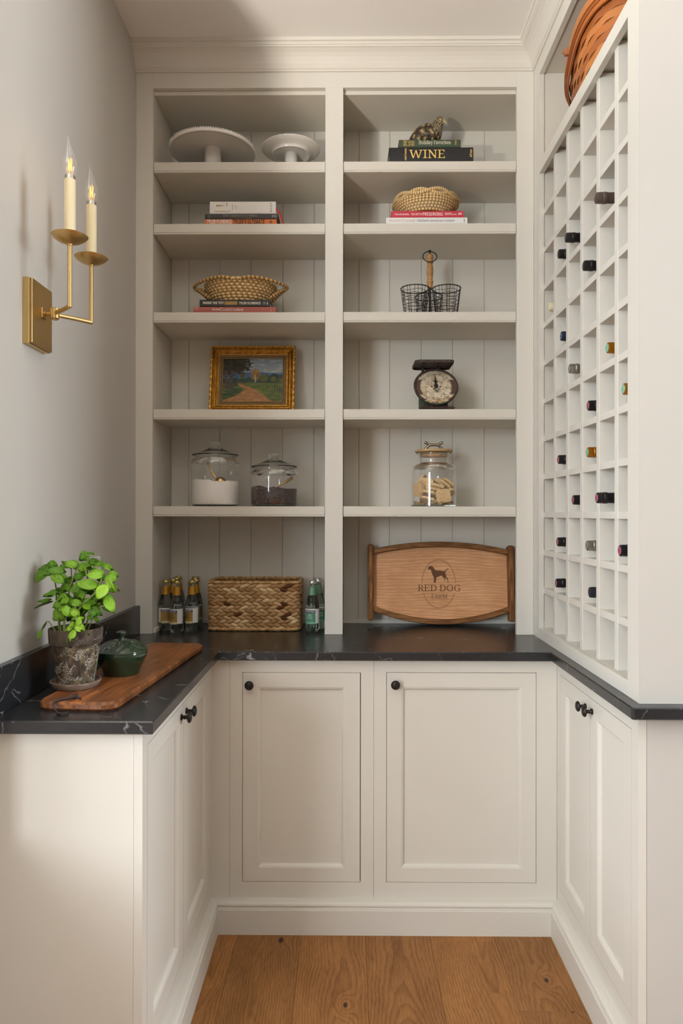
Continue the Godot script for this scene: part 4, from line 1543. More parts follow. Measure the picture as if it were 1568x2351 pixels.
	spine(b, "TYLER'S ULTIMATE", ssb, -0.4311, 2.4518, -0.3131, 2.4676, blk)
	ring_mark(b, -0.2892, 2.4590, 0.0058, blk)
	b = book("thin crimson cookbook lying under the round grass basket", 0.1638, 0.4354, 2.4754, 2.4994, 0.205, mat(c8(200, 50, 72), 0.45))
	spine(b, "WILLIAMS-SONOMA", sfb, 0.1766, 2.4834, 0.2303, 2.4887, wht)
	spine(b, "THE ART OF", ss, 0.2377, 2.4827, 0.2785, 2.4900, wht)
	spine(b, "PRESERVING", ss, 0.2818, 2.4808, 0.3565, 2.4926, wht)
	spine(b, "RICK FIELD &", ssb, 0.3657, 2.4884, 0.3900, 2.4916, wht)
	spine(b, "REBECCA COURCHESNE", ssb, 0.3657, 2.4838, 0.4084, 2.4869, wht)
	spine(b, "IBIO", ssb, 0.4152, 2.4842, 0.4281, 2.4910, wht)
	b = book("white cookbook with thin grey serif title under the crimson book", 0.1441, 0.4492, S2 + 0.0003, 2.4751, 0.215, mat(c8(232, 232, 230), 0.45))
	spine(b, "Patrick O'Connell's", sf, 0.1560, 2.4585, 0.2602, 2.4680, mat(c8(204, 178, 158), 0.6))
	spine(b, "Refined American Cuisine", sf, 0.2639, 2.4585, 0.4015, 2.4677, mat(c8(120, 122, 124), 0.6))
	spine_up(b, "Bulfinch", sf, 0.4359, 2.4547, 0.4395, 2.4699, mat(c8(130, 130, 130), 0.6), true)
	b = book("black cookbook with a yellow title box under the two-handled grass basket", -0.5578, -0.2910, 2.1400, 2.1660, 0.20, mat(c8(34, 33, 36), 0.5))
	spine(b, "INSIDE THE TEST", ssb, -0.5454, 2.1497, -0.4661, 2.1584, pale)
	patch(b, -0.4633, 2.1478, -0.4163, 2.1594, mat(c8(206, 170, 88), 0.6))
	spine(b, "KITCHEN", ss, -0.4610, 2.1495, -0.4186, 2.1576, blk, 0.0009)
	spine(b, "TYLER FLORENCE", ssb, -0.4085, 2.1484, -0.3283, 2.1575, pale)
	ring_mark(b, -0.3136, 2.1530, 0.0058, mat(c8(140, 140, 140), 0.5))
	patch(b, -0.3035, 2.1475, -0.3010, 2.1565, wht, 0.0006)
	b = book("terracotta red cookbook lying at the bottom under the black cookbook", -0.5808, -0.2703, S3 + 0.0003, 2.1397, 0.21, mat(c8(172, 92, 80), 0.55), 0.002)
	spine(b, "Simple", sf, -0.5103, 2.1235, -0.4836, 2.1325, wht, 0.0026)
	spine(b, "C", sf, -0.4822, 2.1232, -0.4715, 2.1342, wht, 0.0026)
	spine(b, "LASSICS", sf, -0.4700, 2.1237, -0.4352, 2.1315, wht, 0.0026)
	spine(b, "Cookbook", sf, -0.4315, 2.1236, -0.3923, 2.1324, wht, 0.0026)
	patch(b, -0.5715, 2.1150, -0.5700, 2.1385, mat(c8(214, 170, 156), 0.6), 0.0016)
	patch(b, -0.5675, 2.1150, -0.5660, 2.1385, mat(c8(214, 170, 156), 0.6), 0.0016)
	spine_up(b, "OXMOOR", sf, -0.2912, 2.1195, -0.2880, 2.1375, mat(c8(214, 170, 156), 0.6), false, 0.0016)
	spine_up(b, "HOUSE", sf, -0.2868, 2.1205, -0.2838, 2.1365, mat(c8(214, 170, 156), 0.6), false, 0.0016)
	build_bird(Vector3(0.309, 2.7674, -2.70))
	build_grass_baskets()
	build_wire_basket(Vector3(0.316, S3, -2.69))
	build_painting(Vector3(-0.378, S4, -2.765))
	build_scale(Vector3(0.3375, S4, -2.675))
	build_jars(S5)


func ring_mark(b: Node3D, x: float, y: float, r: float, m: Material) -> void:
	var g := Geo.new()
	var o := b.position
	g.xf = Transform3D(Basis(Vector3.RIGHT, PI / 2), Vector3(x - o.x, y - o.y, 0.0002))
	g.lathe([Vector2(r * 0.86, 0), Vector2(r, 0), Vector2(r, 0.0006), Vector2(r * 0.86, 0.0006)], 28)
	g.lathe([Vector2(0, 0), Vector2(r * 0.5, 0), Vector2(r * 0.5, 0.0006), Vector2(0, 0.0006)], 20)
	obj("emblem", g, m, b)


func build_bird(at: Vector3) -> void:
	var c := thing("bird_figurine", "glossy brown speckled quail figurine standing on the green book", "figurine", at + Vector3(-0.004, 0, 0))
	c.scale = Vector3(1.08, 1.27, 1.1)
	var g := Geo.new()
	var ctl := curve([Vector3(-0.073, -0.004, 0), Vector3(-0.062, 0.010, 0), Vector3(-0.046, 0.024, 0), Vector3(-0.024, 0.036, 0), Vector3(0.002, 0.040, 0), Vector3(0.022, 0.048, 0), Vector3(0.034, 0.062, 0), Vector3(0.041, 0.076, 0), Vector3(0.050, 0.084, 0), Vector3(0.060, 0.084, 0), Vector3(0.0665, 0.082, 0)], 8)
	var rk := curve([Vector2(0.002, 0), Vector2(0.011, 0), Vector2(0.020, 0), Vector2(0.031, 0), Vector2(0.0375, 0), Vector2(0.034, 0), Vector2(0.0245, 0), Vector2(0.0185, 0), Vector2(0.0160, 0), Vector2(0.0085, 0), Vector2(0.0008, 0)], 8)
	var rings := ctl.size()
	var seg := 72
	var sn := noise(91, 60.0, 3)
	var up0 := Vector3.ZERO
	var rr := []
	for sub in 1:
		for i in rings:
			var p: Vector3 = ctl[i]
			var t: Vector3 = (ctl[mini(i + 1, rings - 1)] - ctl[maxi(i - 1, 0)]).normalized()
			var side := Vector3(0, 0, 1)
			var up := side.cross(t).normalized() * -1.0
			if up.dot(Vector3(-0.4, 1, 0)) < 0.0:
				up = -up
			var r: float = rk[i].x
			var ring := []
			var f := float(i) / rings
			for k in seg + 1:
				var a := TAU * k / seg
				var nn := (side * cos(a) + up * sin(a)).normalized()
				var q := p + side * (cos(a) * r * (0.86 if f > 0.15 else 0.95)) + up * (sin(a) * r)
				q.y = maxf(q.y, 0.0)
				var co := lin(48, 34, 28)
				var an := (a if a < PI * 1.5 else a - TAU)
				var w := sn.get_noise_3d(q.x, q.y, q.z)
				if f < 0.47:                                     # wing and back: mottled ochre
					var s1 := sin(f * 62.0 + sin(an * 5.0) * 1.2)
					var s2 := sin(an * 9.0 + f * 20.0)
					co = lin(46, 32, 22).lerp(lin(98, 78, 44), clampf(0.4 + w * 1.4, 0, 1))
					if s1 > 0.55 and s2 > -0.2:
						co = lin(164, 144, 96)
					elif s1 < -0.6:
						co = lin(44, 30, 22)
				elif f < 0.70:                                   # breast: dark with pale dots
					var u := f * 44.0
					var vv := an * 4.6 + (0.5 if int(floor(u / 1.0)) % 2 == 0 else 0.0) * 1.0
					var d := Vector2(fposmod(u, 1.0) - 0.5, (fposmod(vv, 1.0) - 0.5)).length()
					if d < 0.27:
						co = lin(198, 184, 142)
				else:                                            # head
					var e := Vector2((q.x - 0.0445) * 1.0, q.y - 0.0835).length()
					if q.x > 0.057:
						co = lin(176, 158, 112)
					elif e < 0.0028:
						co = lin(224, 214, 180)
					elif e < 0.0058:
						co = lin(34, 24, 20)
					elif e < 0.0085:
						co = lin(166, 150, 106)
					elif e > 0.0115 and e < 0.0142:
						co = lin(170, 152, 108)
				g.col = co
				ring.append(g.pt(q, nn, Vector2.ZERO))
			rr.append(ring)
	for i in rings - 1:
		for k in seg:
			g.quad(rr[i][k], rr[i][k + 1], rr[i + 1][k + 1], rr[i + 1][k])
	var m := vmat(0.12, 0.6)
	m.clearcoat_enabled = true
	m.clearcoat = 0.4
	m.clearcoat_roughness = 0.05
	obj("body", g, m, c)
	g = Geo.new()
	g.col = lin(188, 170, 120)
	g.tube([Vector3(0.060, 0.0850, 0), Vector3(0.0665, 0.0825, 0), Vector3(0.0705, 0.0785, 0)], [0.0055, 0.0036, 0.0006], 10)
	obj("beak", g, m, c)


func build_grass_baskets() -> void:
	var m := vmat(0.75, 0.25)
	var c := thing("grass_basket", "shallow coiled sweetgrass basket with looped wavy rim on the crimson book", "basket", Vector3(0.3025, 2.4996, -2.715), 0, "coiled sweetgrass baskets")
	var g := Geo.new()
	g.col = lin(150, 108, 60)
	g.lathe([Vector2(0, 0), Vector2(0.088, 0), Vector2(0.090, 0.004), Vector2(0, 0.004)], 40)
	obj("base", g, m, c)
	var rows := [[0.092, 0.006], [0.099, 0.014], [0.1055, 0.0225], [0.1110, 0.031], [0.1155, 0.0395], [0.1195, 0.048]]
	for i in rows.size():
		g = Geo.new()
		coil(g, rows[i][0], rows[i][0], rows[i][1], 0.0049, 0.0125, 0.5 * i)
		obj("coil", g, m, c)
	for q in 2:
		g = Geo.new()
		var ph := 0.3 if q == 0 else 0.3 + PI / 5
		coil(g, 0.1255 - 0.004 * q, 0.1255 - 0.004 * q, 0.0575, 0.0066, 0.0085, 0.0, func(a: float) -> float: return 0.0075 * sin(5.0 * (a + ph)) + 0.003)
		part_label(obj("rim_loop", g, m, c), "wavy looped rim coil")
	c = thing("grass_basket", "boat-shaped coiled sweetgrass basket with two open side handles on the black cookbook", "basket", Vector3(-0.4165, 2.1663, -2.722), 0, "coiled sweetgrass baskets")
	g = Geo.new()
	g.col = lin(150, 108, 60)
	g.xf = Transform3D(Basis.from_scale(Vector3(1, 1, 0.78)), Vector3.ZERO)
	g.lathe([Vector2(0, 0), Vector2(0.102, 0), Vector2(0.104, 0.004), Vector2(0, 0.004)], 40)
	obj("base", g, m, c)
	for i in 8:
		g = Geo.new()
		var f := i / 7.0
		coil(g, lerpf(0.104, 0.136, pow(f, 0.85)), lerpf(0.082, 0.114, pow(f, 0.85)), 0.006 + 0.0098 * i, 0.0056, 0.0185, 0.27 * i)
		obj("coil", g, m, c)
	for s: float in [-1.0, 1.0]:                                   # handles: two bundles meet at a point out to the side
		for q in 2:
			g = Geo.new()
			var pts: Array
			if q == 0:
				pts = [Vector3(s * 0.006, 0.0700, 0.1110), Vector3(s * 0.045, 0.0785, 0.1140), Vector3(s * 0.090, 0.0800, 0.098), Vector3(s * 0.136, 0.0790, 0.064), Vector3(s * 0.170, 0.0765, 0.026), Vector3(s * 0.1815, 0.0745, 0.0), Vector3(s * 0.170, 0.0765, -0.026), Vector3(s * 0.136, 0.0790, -0.064), Vector3(s * 0.090, 0.0800, -0.098), Vector3(s * 0.045, 0.0785, -0.1140), Vector3(s * 0.006, 0.0700, -0.1110)]
			else:
				pts = [Vector3(s * 0.112, 0.022, 0.030), Vector3(s * 0.138, 0.043, 0.022), Vector3(s * 0.160, 0.060, 0.012), Vector3(s * 0.1775, 0.0685, 0.0), Vector3(s * 0.160, 0.060, -0.012), Vector3(s * 0.138, 0.043, -0.022), Vector3(s * 0.112, 0.022, -0.030)]
			var cv := curve(pts, 12)
			var cols := []
			var rad := []
			for i in cv.size():
				var st := i % 4 < 2
				rad.append(0.0066 if st else 0.0060)
				cols.append(lin(216, 188, 136) if st else lin(150, 108, 60))
			g.tube(cv, rad, 8, false, cols)
			obj("handle", g, m, c)


func build_wire_basket(at: Vector3) -> void:
	var m := mat(c8(52, 49, 48), 0.5, 0.7)
	var c := thing("wire_caddy", "dark wire caddy of three cups with a turned wooden handle", "caddy", at)
	var cups := [Vector3(-0.0612, 0, 0.042), Vector3(0.0575, 0, 0.042), Vector3(0.002, 0, -0.056)]
	for q in 3:
		var o: Vector3 = cups[q]
		var g := Geo.new()
		var H := 0.102
		var r1 := 0.0535
		var r0 := 0.0405
		var ring := func(y: float, ph: float) -> Array:
			var p := []
			var r := lerpf(r0, r1, y / H)
			for i in 40:
				var a := TAU * i / 40
				p.append(o + Vector3(r * cos(a), y + 0.0022 * sin(a * 5.0 + ph) * (0.0 if y >= H else 1.0), r * sin(a)))
			return p
		g.tube(ring.call(H, 0.0), 0.0019, 7, true)
		obj("rim", g, m, c)
		g = Geo.new()
		for k in 8:
			g.tube(ring.call(0.0015 + k * 0.0122, k * 1.9 + q), 0.00085, 5, true)
		var nv := 22
		for k in nv:
			var a := TAU * k / nv + 0.12 * sin(k * 3.1)
			var a2 := a + jit(0.05)
			g.tube([o + Vector3(r0 * cos(a), 0.001, r0 * sin(a)), o + Vector3((r0 + r1) * 0.5 * cos(a2), H * 0.5, (r0 + r1) * 0.5 * sin(a2)), o + Vector3(r1 * cos(a), H, r1 * sin(a)), o + Vector3((r1 + 0.001) * cos(a), H + 0.0035, (r1 + 0.001) * sin(a))], 0.0009, 5)
		for k in 5:
			var d := (k - 2) * 0.016
			var e := sqrt(maxf(0.0, r0 * r0 - d * d))
			g.tube([o + Vector3(d, 0.001, -e), o + Vector3(d, 0.001, e)], 0.0008, 5)
			g.tube([o + Vector3(-e, 0.0024, d), o + Vector3(e, 0.0024, d)], 0.0008, 5)
		obj("wire_cup", g, m, c)
	var g := Geo.new()
	g.tube([Vector3(0, 0.002, 0), Vector3(0, 0.125, 0)], 0.0045, 10)
	for q in 3:
		var o: Vector3 = cups[q]
		g.tube([Vector3(0, 0.118, 0), o * 0.25 + Vector3(0, 0.104, 0), o * 0.3 + Vector3(0, 0.05, 0), o * 0.4 + Vector3(0, 0.003, 0)], 0.002, 6)
	g.tube([Vector3(0, 0.243, 0), Vector3(0, 0.262, 0)], 0.003, 8)
	obj("post", g, m, c)
	g = Geo.new()
	g.lathe([Vector2(0, 0.118), Vector2(0.0090, 0.119), Vector2(0.0110, 0.126), Vector2(0.0112, 0.137), Vector2(0.0128, 0.140), Vector2(0.0128, 0.144), Vector2(0.0098, 0.148), Vector2(0.0108, 0.162), Vector2(0.0130, 0.178), Vector2(0.0128, 0.190), Vector2(0.0105, 0.206), Vector2(0.0095, 0.2115), Vector2(0.0122, 0.214), Vector2(0.0122, 0.218), Vector2(0.0108, 0.2195), Vector2(0.0122, 0.2215), Vector2(0.0120, 0.2255), Vector2(0.0098, 0.2285), Vector2(0.0122, 0.234), Vector2(0.0124, 0.2405), Vector2(0.0095, 0.2475), Vector2(0.0040, 0.2505), Vector2(0, 0.251)], 30, 50)
	obj("handle", g, tmat(plain_wood(64, 256, c8(196, 154, 104), c8(152, 108, 64), 101, 6.0, 0.8), 0.5, 0.3), c)
	g = Geo.new()
	var p := []
	for i in 36:
		var a := TAU * i / 36
		p.append(Vector3(-0.002 + 0.0268 * cos(a), 0.2345 + 0.0235 * sin(a), 0.0152 - 0.010 * sin(a)))
	g.tube(p, 0.0019, 7, true)
	g.box(Vector3(-0.002, 0.2595, 0.004), Vector3(0.011, 0.006, 0.009), 0.001)
	obj("hanging_ring", g, m, c)


func build_painting(at: Vector3) -> void:
	var gm := tmat(rusty(c8(206, 156, 66), c8(164, 114, 42), c8(120, 80, 30), 111), 0.38, 0.5)
	gm.metallic = 0.75
	var dk := mat(c8(92, 76, 58), 0.6, 0.2)
	var hi := mat(c8(226, 184, 98), 0.35, 0.7)
	var c := thing("framed_painting", "small oil landscape of a dirt road in an ornate gilt frame", "painting", at)
	c.rotation.x = -0.19
	var w := 0.3500
	var h := 0.2920
	var fw := 0.0545
	var x := w / 2 - fw
	var cy := h / 2
	var y := h / 2 - fw
	var path := [Vector3(-x, cy - y, 0), Vector3(x, cy - y, 0), Vector3(x, cy + y, 0), Vector3(-x, cy + y, 0)]
	var g := Geo.new()
	g.us = Vector2(8, 8)
	g.sweep([Vector2(0.0155, 0.001), Vector2(0.049, 0.001), Vector2(0.049, 0.016), Vector2(0.0475, 0.0215), Vector2(0.0445, 0.0240), Vector2(0.0405, 0.0235), Vector2(0.0375, 0.0195), Vector2(0.0365, 0.0165), Vector2(0.0345, 0.0155), Vector2(0.0335, 0.0175), Vector2(0.0310, 0.0215), Vector2(0.0275, 0.0225), Vector2(0.0240, 0.0205), Vector2(0.0215, 0.0165), Vector2(0.0185, 0.0145), Vector2(0.0155, 0.0150)], path, Vector3(0, 0, 1), true)
	obj("frame", g, gm, c)
	g = Geo.new()
	g.sweep([Vector2(0.0005, 0.002), Vector2(0.0155, 0.002), Vector2(0.0155, 0.0122), Vector2(0.0128, 0.0125), Vector2(0.0035, 0.0105), Vector2(0.0005, 0.0105)], path, Vector3(0, 0, 1), true)
	obj("liner", g, dk, c)
	g = Geo.new()
	for e in [[0.0130, 0.0030, 0.0128], [-0.0014, 0.0020, 0.0112]]:
		g.sweep([Vector2(e[0], e[2] - 0.002), Vector2(e[0] + e[1], e[2] - 0.002), Vector2(e[0] + e[1], e[2] + 0.0004), Vector2(e[0] + e[1] * 0.5, e[2] + 0.0014), Vector2(e[0], e[2] + 0.0004)], path, Vector3(0, 0, 1), true)
	obj("fillet", g, hi, c)
	# carved running leaf on the outer edge, beads on the liner
	g = Geo.new()
	for sd in 4:
		var horiz := sd % 2 == 0
		var n := 30 if horiz else 22
		for i in n:
			var t := (i + 0.5) / n * 2.0 - 1.0
			var off := 0.0445
			var p := Vector3(t * (x + off), cy + (-1.0 if sd == 0 else 1.0) * (y + off), 0.0242) if horiz else Vector3((-1.0 if sd == 1 else 1.0) * (x + off), cy + t * (y + off), 0.0242)
			var zig := 0.0016 * (1.0 if i % 2 == 0 else -1.0)
			var r := Vector3(0.0052, 0.0024, 0.0024) if horiz else Vector3(0.0024, 0.0052, 0.0024)
			g.ball(p + (Vector3(0, zig, 0) if horiz else Vector3(zig, 0, 0)), r, 6, 4)
	part_label(stuff(obj("carved_leaf_border", g, hi, c)), "raised carved leaf border")
	g = Geo.new()
	for sd in 4:
		var horiz := sd % 2 == 0
		var n := 44 if horiz else 32
		for i in n:
			var t := (i + 0.5) / n * 2.0 - 1.0
			var off := 0.0080
			var p := Vector3(t * (x + off), cy + (-1.0 if sd == 0 else 1.0) * (y + off), 0.0120) if horiz else Vector3((-1.0 if sd == 1 else 1.0) * (x + off), cy + t * (y + off), 0.0120)
			g.ball(p, Vector3(0.0019, 0.0019, 0.0015), 6, 4)
			g.ball(p + (Vector3(0, 0.0035, 0.0003) if horiz else Vector3(0.0035, 0, 0.0003)), Vector3(0.0010, 0.0010, 0.001), 5, 3)
	part_label(stuff(obj("bead_border", g, hi, c)), "row of small gilt beads")
	g = Geo.new()
	var q := [g.pt(Vector3(-x, cy - y, 0.007), Vector3.BACK, Vector2(0, 1)), g.pt(Vector3(x, cy - y, 0.007), Vector3.BACK, Vector2(1, 1)), g.pt(Vector3(x, cy + y, 0.007), Vector3.BACK, Vector2(1, 0)), g.pt(Vector3(-x, cy + y, 0.007), Vector3.BACK, Vector2(0, 0))]
	g.quad(q[0], q[1], q[2], q[3])
	g.us = Vector2.ZERO
	g.uo = Vector2(0.3, 0.98)
	g.span(Vector3(-x - 0.005, cy - y - 0.005, 0.002), Vector3(x + 0.005, cy + y + 0.005, 0.0068))
	obj("canvas", g, tmat(oil_painting(), 0.5, 0.4), c)


func build_scale(at: Vector3) -> void:
	var iron := tmat(rusty(c8(78, 64, 58), c8(56, 44, 40), c8(104, 72, 56), 121), 0.62, 0.4)
	iron.uv1_triplanar = true
	iron.uv1_scale = Vector3(9, 9, 9)
	var green := tmat(rusty(c8(86, 104, 78), c8(70, 84, 66), c8(96, 76, 60), 124), 0.6, 0.35)
	green.uv1_triplanar = true
	green.uv1_scale = Vector3(8, 8, 8)
	var c := thing("kitchen_scale", "antique rusty kitchen scale with slanted round dial and flat tray", "scale", at)
	var g := Geo.new()
	g.slab([Vector2(-0.073, 0.05), Vector2(0.073, 0.05), Vector2(0.073, -0.06), Vector2(-0.073, -0.06)], 0, 0.004, 0.001)
	g.slab([Vector2(-0.066, 0.044), Vector2(0.066, 0.044), Vector2(0.066, -0.055), Vector2(-0.066, -0.055)], 0.004, 0.018, 0.006)
	obj("foot", g, iron, c)
	g = Geo.new()
	g.span(Vector3(-0.043, 0.011, -0.03), Vector3(0.043, 0.055, 0.022), 0.002)
	obj("front_plate", g, iron, c)
	g = Geo.new()
	g.span(Vector3(-0.060, 0.011, -0.062), Vector3(0.046, 0.12, -0.0305), 0.004)
	g.span(Vector3(-0.045, 0.055, -0.0304), Vector3(0.045, 0.118, -0.012), 0.004)
	part_label(obj("housing", g, green, c), "green painted housing")
	var tilt := Transform3D(Basis(Vector3.RIGHT, PI / 2 - 0.52), Vector3(-0.0015, 0.0955, 0.012))   # the dial's axis (y) leans up
	g = Geo.new()
	g.xf = tilt
	g.lathe([Vector2(0, -0.014), Vector2(0.078, -0.014), Vector2(0.0815, -0.010), Vector2(0.0825, 0.0), Vector2(0.0805, 0.001), Vector2(0.079, -0.002), Vector2(0, -0.002)], 60)
	part_label(obj("dial_back", g, green, c), "green painted dial case")
	g = Geo.new()
	g.xf = tilt
	var s := 48
	var ce := g.pt(Vector3(0, 0.0012, 0), Vector3.UP, Vector2(0.5, 0.5))
	var rim := []
	for k in s + 1:
		var a := TAU * k / s
		rim.append(g.pt(Vector3(0.079 * cos(a), 0.0008, 0.079 * sin(a)), Vector3.UP, Vector2(0.5 + 0.5 * cos(a), 0.5 + 0.5 * sin(a))))
	for k in s:
		g.tri(ce, rim[k], rim[k + 1])
	obj("dial", g, tmat(dial_face(), 0.5, 0.4), c)
	g = Geo.new()
	g.xf = tilt
	var p := []
	for k in 61:
		var a := PI / 2 + 0.62 + (TAU - 1.24) * k / 60.0
		p.append(Vector3(0.0808 * cos(a), 0.0035, 0.0808 * sin(a)))
	g.tube(p, 0.0042, 8)
	obj("rim", g, iron, c)
	g = Geo.new()
	g.xf = tilt * Transform3D(Basis(Vector3.RIGHT, -PI / 2), Vector3(0, 0.006, 0))        # x right, y up the dial
	var needle := [Vector2(-0.0012, 0.004), Vector2(0.0028, 0.010), Vector2(0.0034, 0.016), Vector2(0.0018, 0.0205), Vector2(0.0085, 0.0195), Vector2(0.0050, 0.0235), Vector2(0.0012, 0.0245), Vector2(-0.0022, 0.056), Vector2(-0.0036, 0.0245), Vector2(-0.0075, 0.0225), Vector2(-0.0098, 0.0185), Vector2(-0.0036, 0.0200), Vector2(-0.0042, 0.015), Vector2(-0.0052, 0.008)]
	g.prism(needle, 0, 0.0012)
	g.prism(arc(Vector2.ZERO, 0.0082, 0, TAU, 24).slice(0, 24), 0, 0.0016)
	g.prism([Vector2(-0.0015, -0.007), Vector2(0.0018, -0.007), Vector2(0.0022, -0.011), Vector2(-0.0012, -0.011)], 0, 0.0012)
	var anchor := []
	for k in 25:
		var a := PI + PI * k / 24.0
		anchor.append(Vector3(0.0008 + 0.0122 * cos(a), -0.0125 + 0.0085 * sin(a), 0.0006))
	g.tube(anchor, 0.0011, 6)
	g.tube([Vector3(-0.0114, -0.0125, 0.0006), Vector3(0.0005, -0.0105, 0.0006), Vector3(0.013, -0.0125, 0.0006)], 0.0011, 6)
	var lp := []
	for k in 20:
		lp.append(Vector3(0.0018 + 0.0042 * cos(TAU * k / 20), -0.0262 + 0.0042 * sin(TAU * k / 20), 0.0006))
	g.tube(lp, 0.0011, 6, true)
	part_label(obj("pointer", g, M.black, c), "black ornate pointer")
	g = Geo.new()
	for px: float in [-0.0465, 0.0145]:
		g.span(Vector3(px - 0.0045, 0.115, -0.035), Vector3(px + 0.0045, 0.186, -0.026), 0.001)
		g.span(Vector3(px - 0.0035, 0.180, -0.066), Vector3(px + 0.0035, 0.186, 0.036), 0.001)
	obj("post", g, M.black, c)
	g = Geo.new()
	var oc := func(sx: float, sz: float, d: float) -> Array:
		return [Vector2(-sx, -sz + d), Vector2(-sx + d, -sz), Vector2(sx - d, -sz), Vector2(sx, -sz + d), Vector2(sx, sz - d), Vector2(sx - d, sz), Vector2(-sx + d, sz), Vector2(-sx, sz - d)]
	var o1: Array = oc.call(0.0715, 0.0715, 0.014)
	for k in o1.size():
		o1[k] += Vector2(-0.011, -0.014)
	g.slab(o1, 0.186, 0.1895, 0.001)
	var pth := []
	for q in o1:
		pth.append(Vector3(q.x, 0.1785, q.y))
	g.sweep([Vector2(-0.0012, 0), Vector2(0.0012, 0), Vector2(0.0005, 0.0105), Vector2(-0.0019, 0.0105)], pth, Vector3.UP, true)
	obj("tray", g, iron, c)


func build_jars(y: float) -> void:
	var thick := solid_glass(c8(246, 250, 248))
	# flour jar
	var jl := ["large clear glass lidded jar holding white flour and a brass scoop", "shorter clear glass lidded jar holding dark chocolate chips and a brass scoop"]
	for q in 2:
		var x: float = [-0.5075, -0.2815][q]
		var dh: float = [0.0, -0.044][q]
		var j := thing("glass_jar", jl[q], "jar", Vector3(x, y, -2.685), 0, "glass storage jars")
		var g := Geo.new()
		g.lathe([Vector2(0, 0.0005), Vector2(0.080, 0.0005), Vector2(0.0865, 0.004), Vector2(0.0893, 0.013), Vector2(0.0915, 0.05), Vector2(0.0928, 0.15 + dh), Vector2(0.0922, 0.166 + dh), Vector2(0.0885, 0.176 + dh), Vector2(0.0845, 0.181 + dh), Vector2(0.0835, 0.186 + dh), Vector2(0.0842, 0.190 + dh), Vector2(0.0868, 0.1925 + dh), Vector2(0.0868, 0.1945 + dh)], 64, 50)
		g.lathe([Vector2(0.0825, 0.1945 + dh), Vector2(0.0812, 0.186 + dh), Vector2(0.0820, 0.180 + dh), Vector2(0.0865, 0.174 + dh), Vector2(0.0898, 0.165 + dh), Vector2(0.0904, 0.15 + dh), Vector2(0.0890, 0.05), Vector2(0.0868, 0.014), Vector2(0.084, 0.0075), Vector2(0, 0.0065)], 64, 50)
		obj("body", g, M.glass, j)
		g = Geo.new()                                            # the thick glass of foot and lip
		g.lathe([Vector2(0, 0.0006), Vector2(0.080, 0.0006), Vector2(0.0866, 0.0042), Vector2(0.0875, 0.0075), Vector2(0.083, 0.0064), Vector2(0, 0.0062)], 64, 50)
		obj("foot", g, thick, j)
		g = Geo.new()
		g.lathe([Vector2(0.0826, 0.1915 + dh), Vector2(0.0866, 0.1918 + dh), Vector2(0.0876, 0.1930 + dh), Vector2(0.0866, 0.1944 + dh), Vector2(0.0826, 0.1944 + dh), Vector2(0.0826, 0.1915 + dh)], 64, 50)
		g.lathe([Vector2(0.0830, 0.1835 + dh), Vector2(0.0842, 0.1818 + dh), Vector2(0.0884, 0.1766 + dh), Vector2(0.0924, 0.1665 + dh), Vector2(0.0905, 0.1665 + dh), Vector2(0.0868, 0.1745 + dh), Vector2(0.0824, 0.1800 + dh), Vector2(0.0816, 0.1835 + dh), Vector2(0.0830, 0.1835 + dh)], 64, 50)
		obj("lip", g, thick, j)
		g = Geo.new()
		g.lathe([Vector2(0.0845, 0.1947 + dh), Vector2(0.0880, 0.1950 + dh), Vector2(0.0892, 0.1965 + dh), Vector2(0.0885, 0.1985 + dh), Vector2(0.074, 0.2035 + dh), Vector2(0.055, 0.2105 + dh), Vector2(0.040, 0.2175 + dh), Vector2(0.032, 0.2195 + dh), Vector2(0.0285, 0.2235 + dh), Vector2(0.0180, 0.2255 + dh), Vector2(0.0165, 0.2285 + dh), Vector2(0.0218, 0.2325 + dh), Vector2(0.0228, 0.2385 + dh), Vector2(0.0218, 0.2445 + dh), Vector2(0.0170, 0.2485 + dh), Vector2(0, 0.2492 + dh)], 56, 50)
		g.lathe([Vector2(0, 0.2155 + dh), Vector2(0.034, 0.2150 + dh), Vector2(0.052, 0.2075 + dh), Vector2(0.072, 0.2005 + dh), Vector2(0.0845, 0.1947 + dh)], 56, 50)
		obj("lid", g, thick, j)
	# flour
	var g := Geo.new()
	var fn := noise(131, 26.0, 3)
	g.lathe([Vector2(0, 0.0068), Vector2(0.0838, 0.0078), Vector2(0.0864, 0.0145), Vector2(0.0884, 0.05), Vector2(0.0890, 0.094)], 56)
	sheet(g, func(u: float, v: float) -> Vector3:
		var r := 0.0890 * v
		var a := u * TAU
		var p := Vector3(r * cos(a), 0.099, r * sin(a))
		p.y += 0.004 * fn.get_noise_2d(p.x, p.z) - 0.006 * exp(-pow((p.x - 0.025) / 0.03, 2.0)) - 0.03 * p.x * v
		if v > 0.99:
			p.y = maxf(p.y, 0.0935)
		return p, 56, 14, true)
	sheet(g, func(u: float, v: float) -> Vector3:
		var a := u * TAU
		var p := Vector3(0.0890 * cos(a), 0.099, 0.0890 * sin(a))
		p.y += 0.004 * fn.get_noise_2d(p.x, p.z) - 0.006 * exp(-pow((p.x - 0.025) / 0.03, 2.0)) - 0.03 * p.x
		p.y = lerpf(0.0935, p.y, v)
		return p, 56, 1)
	var fl := obj("flour", g, mat(c8(240, 237, 232), 0.95))
	fl.position = Vector3(-0.5075, y, -2.685)
	stuff(tag(fl, "white flour filling the lower half of the large glass jar", "flour"))
	# chocolate chips
	g = Geo.new()
	g.col = lin(52, 34, 32)
	g.lathe([Vector2(0, 0.0068), Vector2(0.080, 0.0078), Vector2(0.0825, 0.0145), Vector2(0.0835, 0.05), Vector2(0.0838, 0.066), Vector2(0.07, 0.068), Vector2(0, 0.067)], 40)
